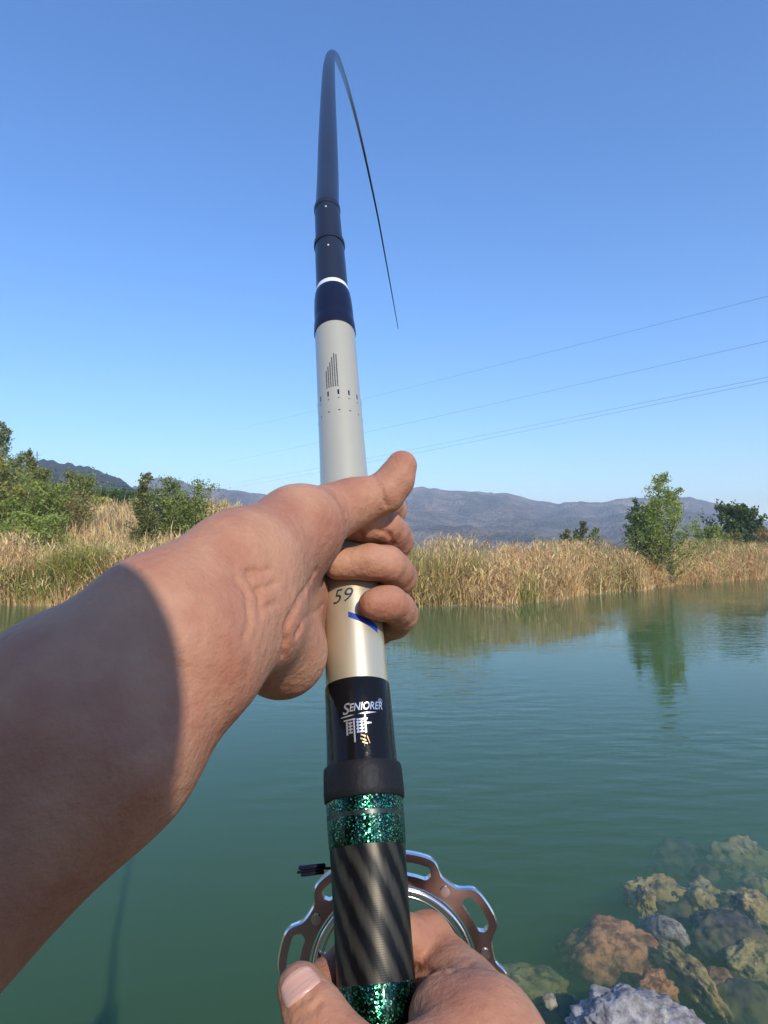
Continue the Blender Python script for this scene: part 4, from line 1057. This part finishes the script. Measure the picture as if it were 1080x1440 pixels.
BF.cone(hc + np.array((0, .005, .085)), hc + np.array((0, -.022, .102)), .010, .014, .02)      # nose
BF.cone(hc + np.array((0, -.052, .088)), hc + np.array((0, -.058, .086)), .018, .018, .02)    # mouth
for s_ in (-1, 1):
    BF.cone(hc + np.array((s_ * .088, .01, -.005)), hc + np.array((s_ * .086, -.03, .0)), .014, .010, .01)   # ears
    BF.cone(hc + np.array((s_ * .032, .018, .090)), hc + np.array((s_ * .030, .018, .090)), .010, .010, .01, sub=True)
BV = BF.mesh(); del BF

M_skin, n, l, b = newmat('skin')
tc = n.new('ShaderNodeNewGeometry')
t1 = n.new('ShaderNodeTexNoise'); t1.inputs['Scale'].default_value = 26; t1.inputs['Detail'].default_value = 9; t1.inputs['Roughness'].default_value = 0.6; l.new(tc.outputs['Position'], t1.inputs['Vector'])
t2 = n.new('ShaderNodeTexVoronoi'); t2.inputs['Scale'].default_value = 900; l.new(tc.outputs['Position'], t2.inputs['Vector'])
t3 = n.new('ShaderNodeTexNoise'); t3.inputs['Scale'].default_value = 240; t3.inputs['Detail'].default_value = 6; l.new(tc.outputs['Position'], t3.inputs['Vector'])
r = n.new('ShaderNodeValToRGB'); e = r.color_ramp.elements
e[0].position = 0.36; e[0].color = (0.39, 0.162, 0.098, 1); e[1].position = 0.64; e[1].color = (0.50, 0.258, 0.155, 1)
l.new(t1.outputs['Fac'], r.inputs['Fac']); l.new(r.outputs['Color'], b.inputs['Base Color'])
b.inputs['Roughness'].default_value = 0.55; b.inputs['Specular IOR Level'].default_value = 0.2
b.inputs['Subsurface Weight'].default_value = 0.25; b.inputs['Subsurface Radius'].default_value = (1.0, 0.35, 0.2); b.inputs['Subsurface Scale'].default_value = 0.004
bp = n.new('ShaderNodeBump'); bp.inputs['Strength'].default_value = 0.35; bp.inputs['Distance'].default_value = 0.0003; l.new(t2.outputs['Distance'], bp.inputs['Height'])
bp2 = n.new('ShaderNodeBump'); bp2.inputs['Strength'].default_value = 0.5; bp2.inputs['Distance'].default_value = 0.0020; l.new(t3.outputs['Fac'], bp2.inputs['Height'])
l.new(bp.outputs[0], bp2.inputs['Normal']); l.new(bp2.outputs[0], b.inputs['Normal'])
Vs = []; Q = []; T3 = []; off = 0
for p_, t_, q_ in (LV, RV, BV):
    Vs.append(p_); Q.append(q_ + off); T3.append(t_ + off); off += len(p_)
person = link('person', mesh_np('person', W(np.vstack(Vs)), [np.vstack(Q), np.vstack(T3)], M_skin, True),
              label='angler with bare forearms gripping the fishing rod in both hands', category='person')
def pchild(me, name, **p):
    o = bpy.data.objects.new(name, me); COL.objects.link(o); o.parent = person
    for k, v in p.items(): o[k] = v
    return o
# thumb nails
M_nail, n, l, b = newmat('nail'); b.inputs['Base Color'].default_value = (0.66, 0.38, 0.29, 1); b.inputs['Roughness'].default_value = 0.32; b.inputs['Coat Weight'].default_value = .2
def out_radius(f, c, d, r0=0.002, r1=0.022):
    rs = np.arange(r0, r1, 0.0002); P = c + d * rs[:, None]
    g = (P - f.lo) / f.vx; i0 = np.floor(g).astype(int); i0 = np.clip(i0, 0, f.n - 2); w_ = g - i0
    v = 0
    for a in (0, 1):
        for b_ in (0, 1):
            for c_ in (0, 1):
                v = v + f.D[i0[:, 0] + a, i0[:, 1] + b_, i0[:, 2] + c_] * np.abs(1 - a - w_[:, 0]) * np.abs(1 - b_ - w_[:, 1]) * np.abs(1 - c_ - w_[:, 2])
    h = np.nonzero(v > 0)[0]
    return rs[h[0]] if len(h) else 0.008
def nail(f, a, b_, face, t0, t1, half=52, lift=0.0004):
    """a thin plate laid on the back of the last thumb joint, rounded at both ends"""
    ax = b_ - a; L_ = np.linalg.norm(ax); ax /= L_
    face = face - ax * face.dot(ax); face /= np.linalg.norm(face); sd = np.cross(ax, face)
    nu, nv = 25, 25; P = np.zeros((nu, nv, 3)); mid = a + ax * L_ * 0.8
    for i in range(nu):
        for j in range(nv):
            X_ = -1 + 2 * i / (nu - 1); Y_ = -1 + 2 * j / (nv - 1)
            u = X_ * math.sqrt(1 - 0.42 * Y_ * Y_); v = Y_ * math.sqrt(1 - 0.42 * X_ * X_)   # square to rounded square
            t = (t0 + t1) / 2 + (t1 - t0) / 2 * v
            d = face * math.cos(R(half) * u) + sd * math.sin(R(half) * u)
            c = a + ax * L_ * t
            if t > 0.9:                       # lean the rays over the finger tip
                c = a + ax * L_ * 0.9; d = d + ax * (t - 0.9) * L_ / 0.0095 * 1.0; d /= np.linalg.norm(d)
            e_ = max(abs(X_), abs(Y_)) ** 8
            P[i, j] = c + d * (out_radius(f, c, d) + lift * (1 - e_) - 0.0005 * e_)
    return grid_mesh('thumb_nail', W(P.reshape(-1, 3)).reshape(nu, nv, 3), M_nail)
pchild(nail(RF, TH_R[4], TH_R[5], np.array((.34, .30, -1.0)), 0.40, 1.40, 56), 'thumb_nail')
pchild(nail(LF, TH_L[3], TH_L[4], np.array((.1, .2, 1.0)), 0.1, 1.6), 'thumb_nail')
del LF, RF
# clothes
def cloth(name, cones, g, mat, extra=None):
    f = build(cones, g)
    if extra: extra(f)
    p_, t_, q_ = f.mesh()
    return pchild(mesh_np(name, W(p_), [q_, t_], mat, True), name)
M_shirt = simple('shirt_cotton', (0.42, 0.27, 0.17), 0.9, bump=.3, bscale=200)
M_trou = simple('trouser_cloth', (0.05, 0.05, 0.045), 0.9, bump=.3, bscale=200)
M_cap = simple('black_hair', (0.012, 0.010, 0.009), 0.5, bump=.2, bscale=300)
sl = [(SH_L, SH_L + (EL_L - SH_L) * .62, .058, .056, .03), (SH_R_, SH_R_ + (EL_R - SH_R_) * .62, .058, .056, .03)]
cloth('t_shirt', T_ + sl, 0.009, M_shirt)
cloth('trousers', [(np.array((-.05, -.50, -.16)), np.array((.05, -.50, -.16)), .122, .122, .06)] + Lg, 0.013, M_trou)
for ft in Ft: cloth('shoe', [ft], 0.008, M_rubber)
def hairx(f):
    f.cone(hc + np.array((0, .030, -.016)), hc + np.array((0, .008, -.020)), .099, .096, .02)
    f.cone(hc + np.array((-.2, -.14, .115)), hc + np.array((.2, -.14, .115)), .16, .16, .01, sub=True)
    f.cone(hc + np.array((-.05, -.01, .13)), hc + np.array((.05, -.01, .13)), .062, .062, .02, sub=True)
cloth('hair', [], 0, M_cap, hairx)
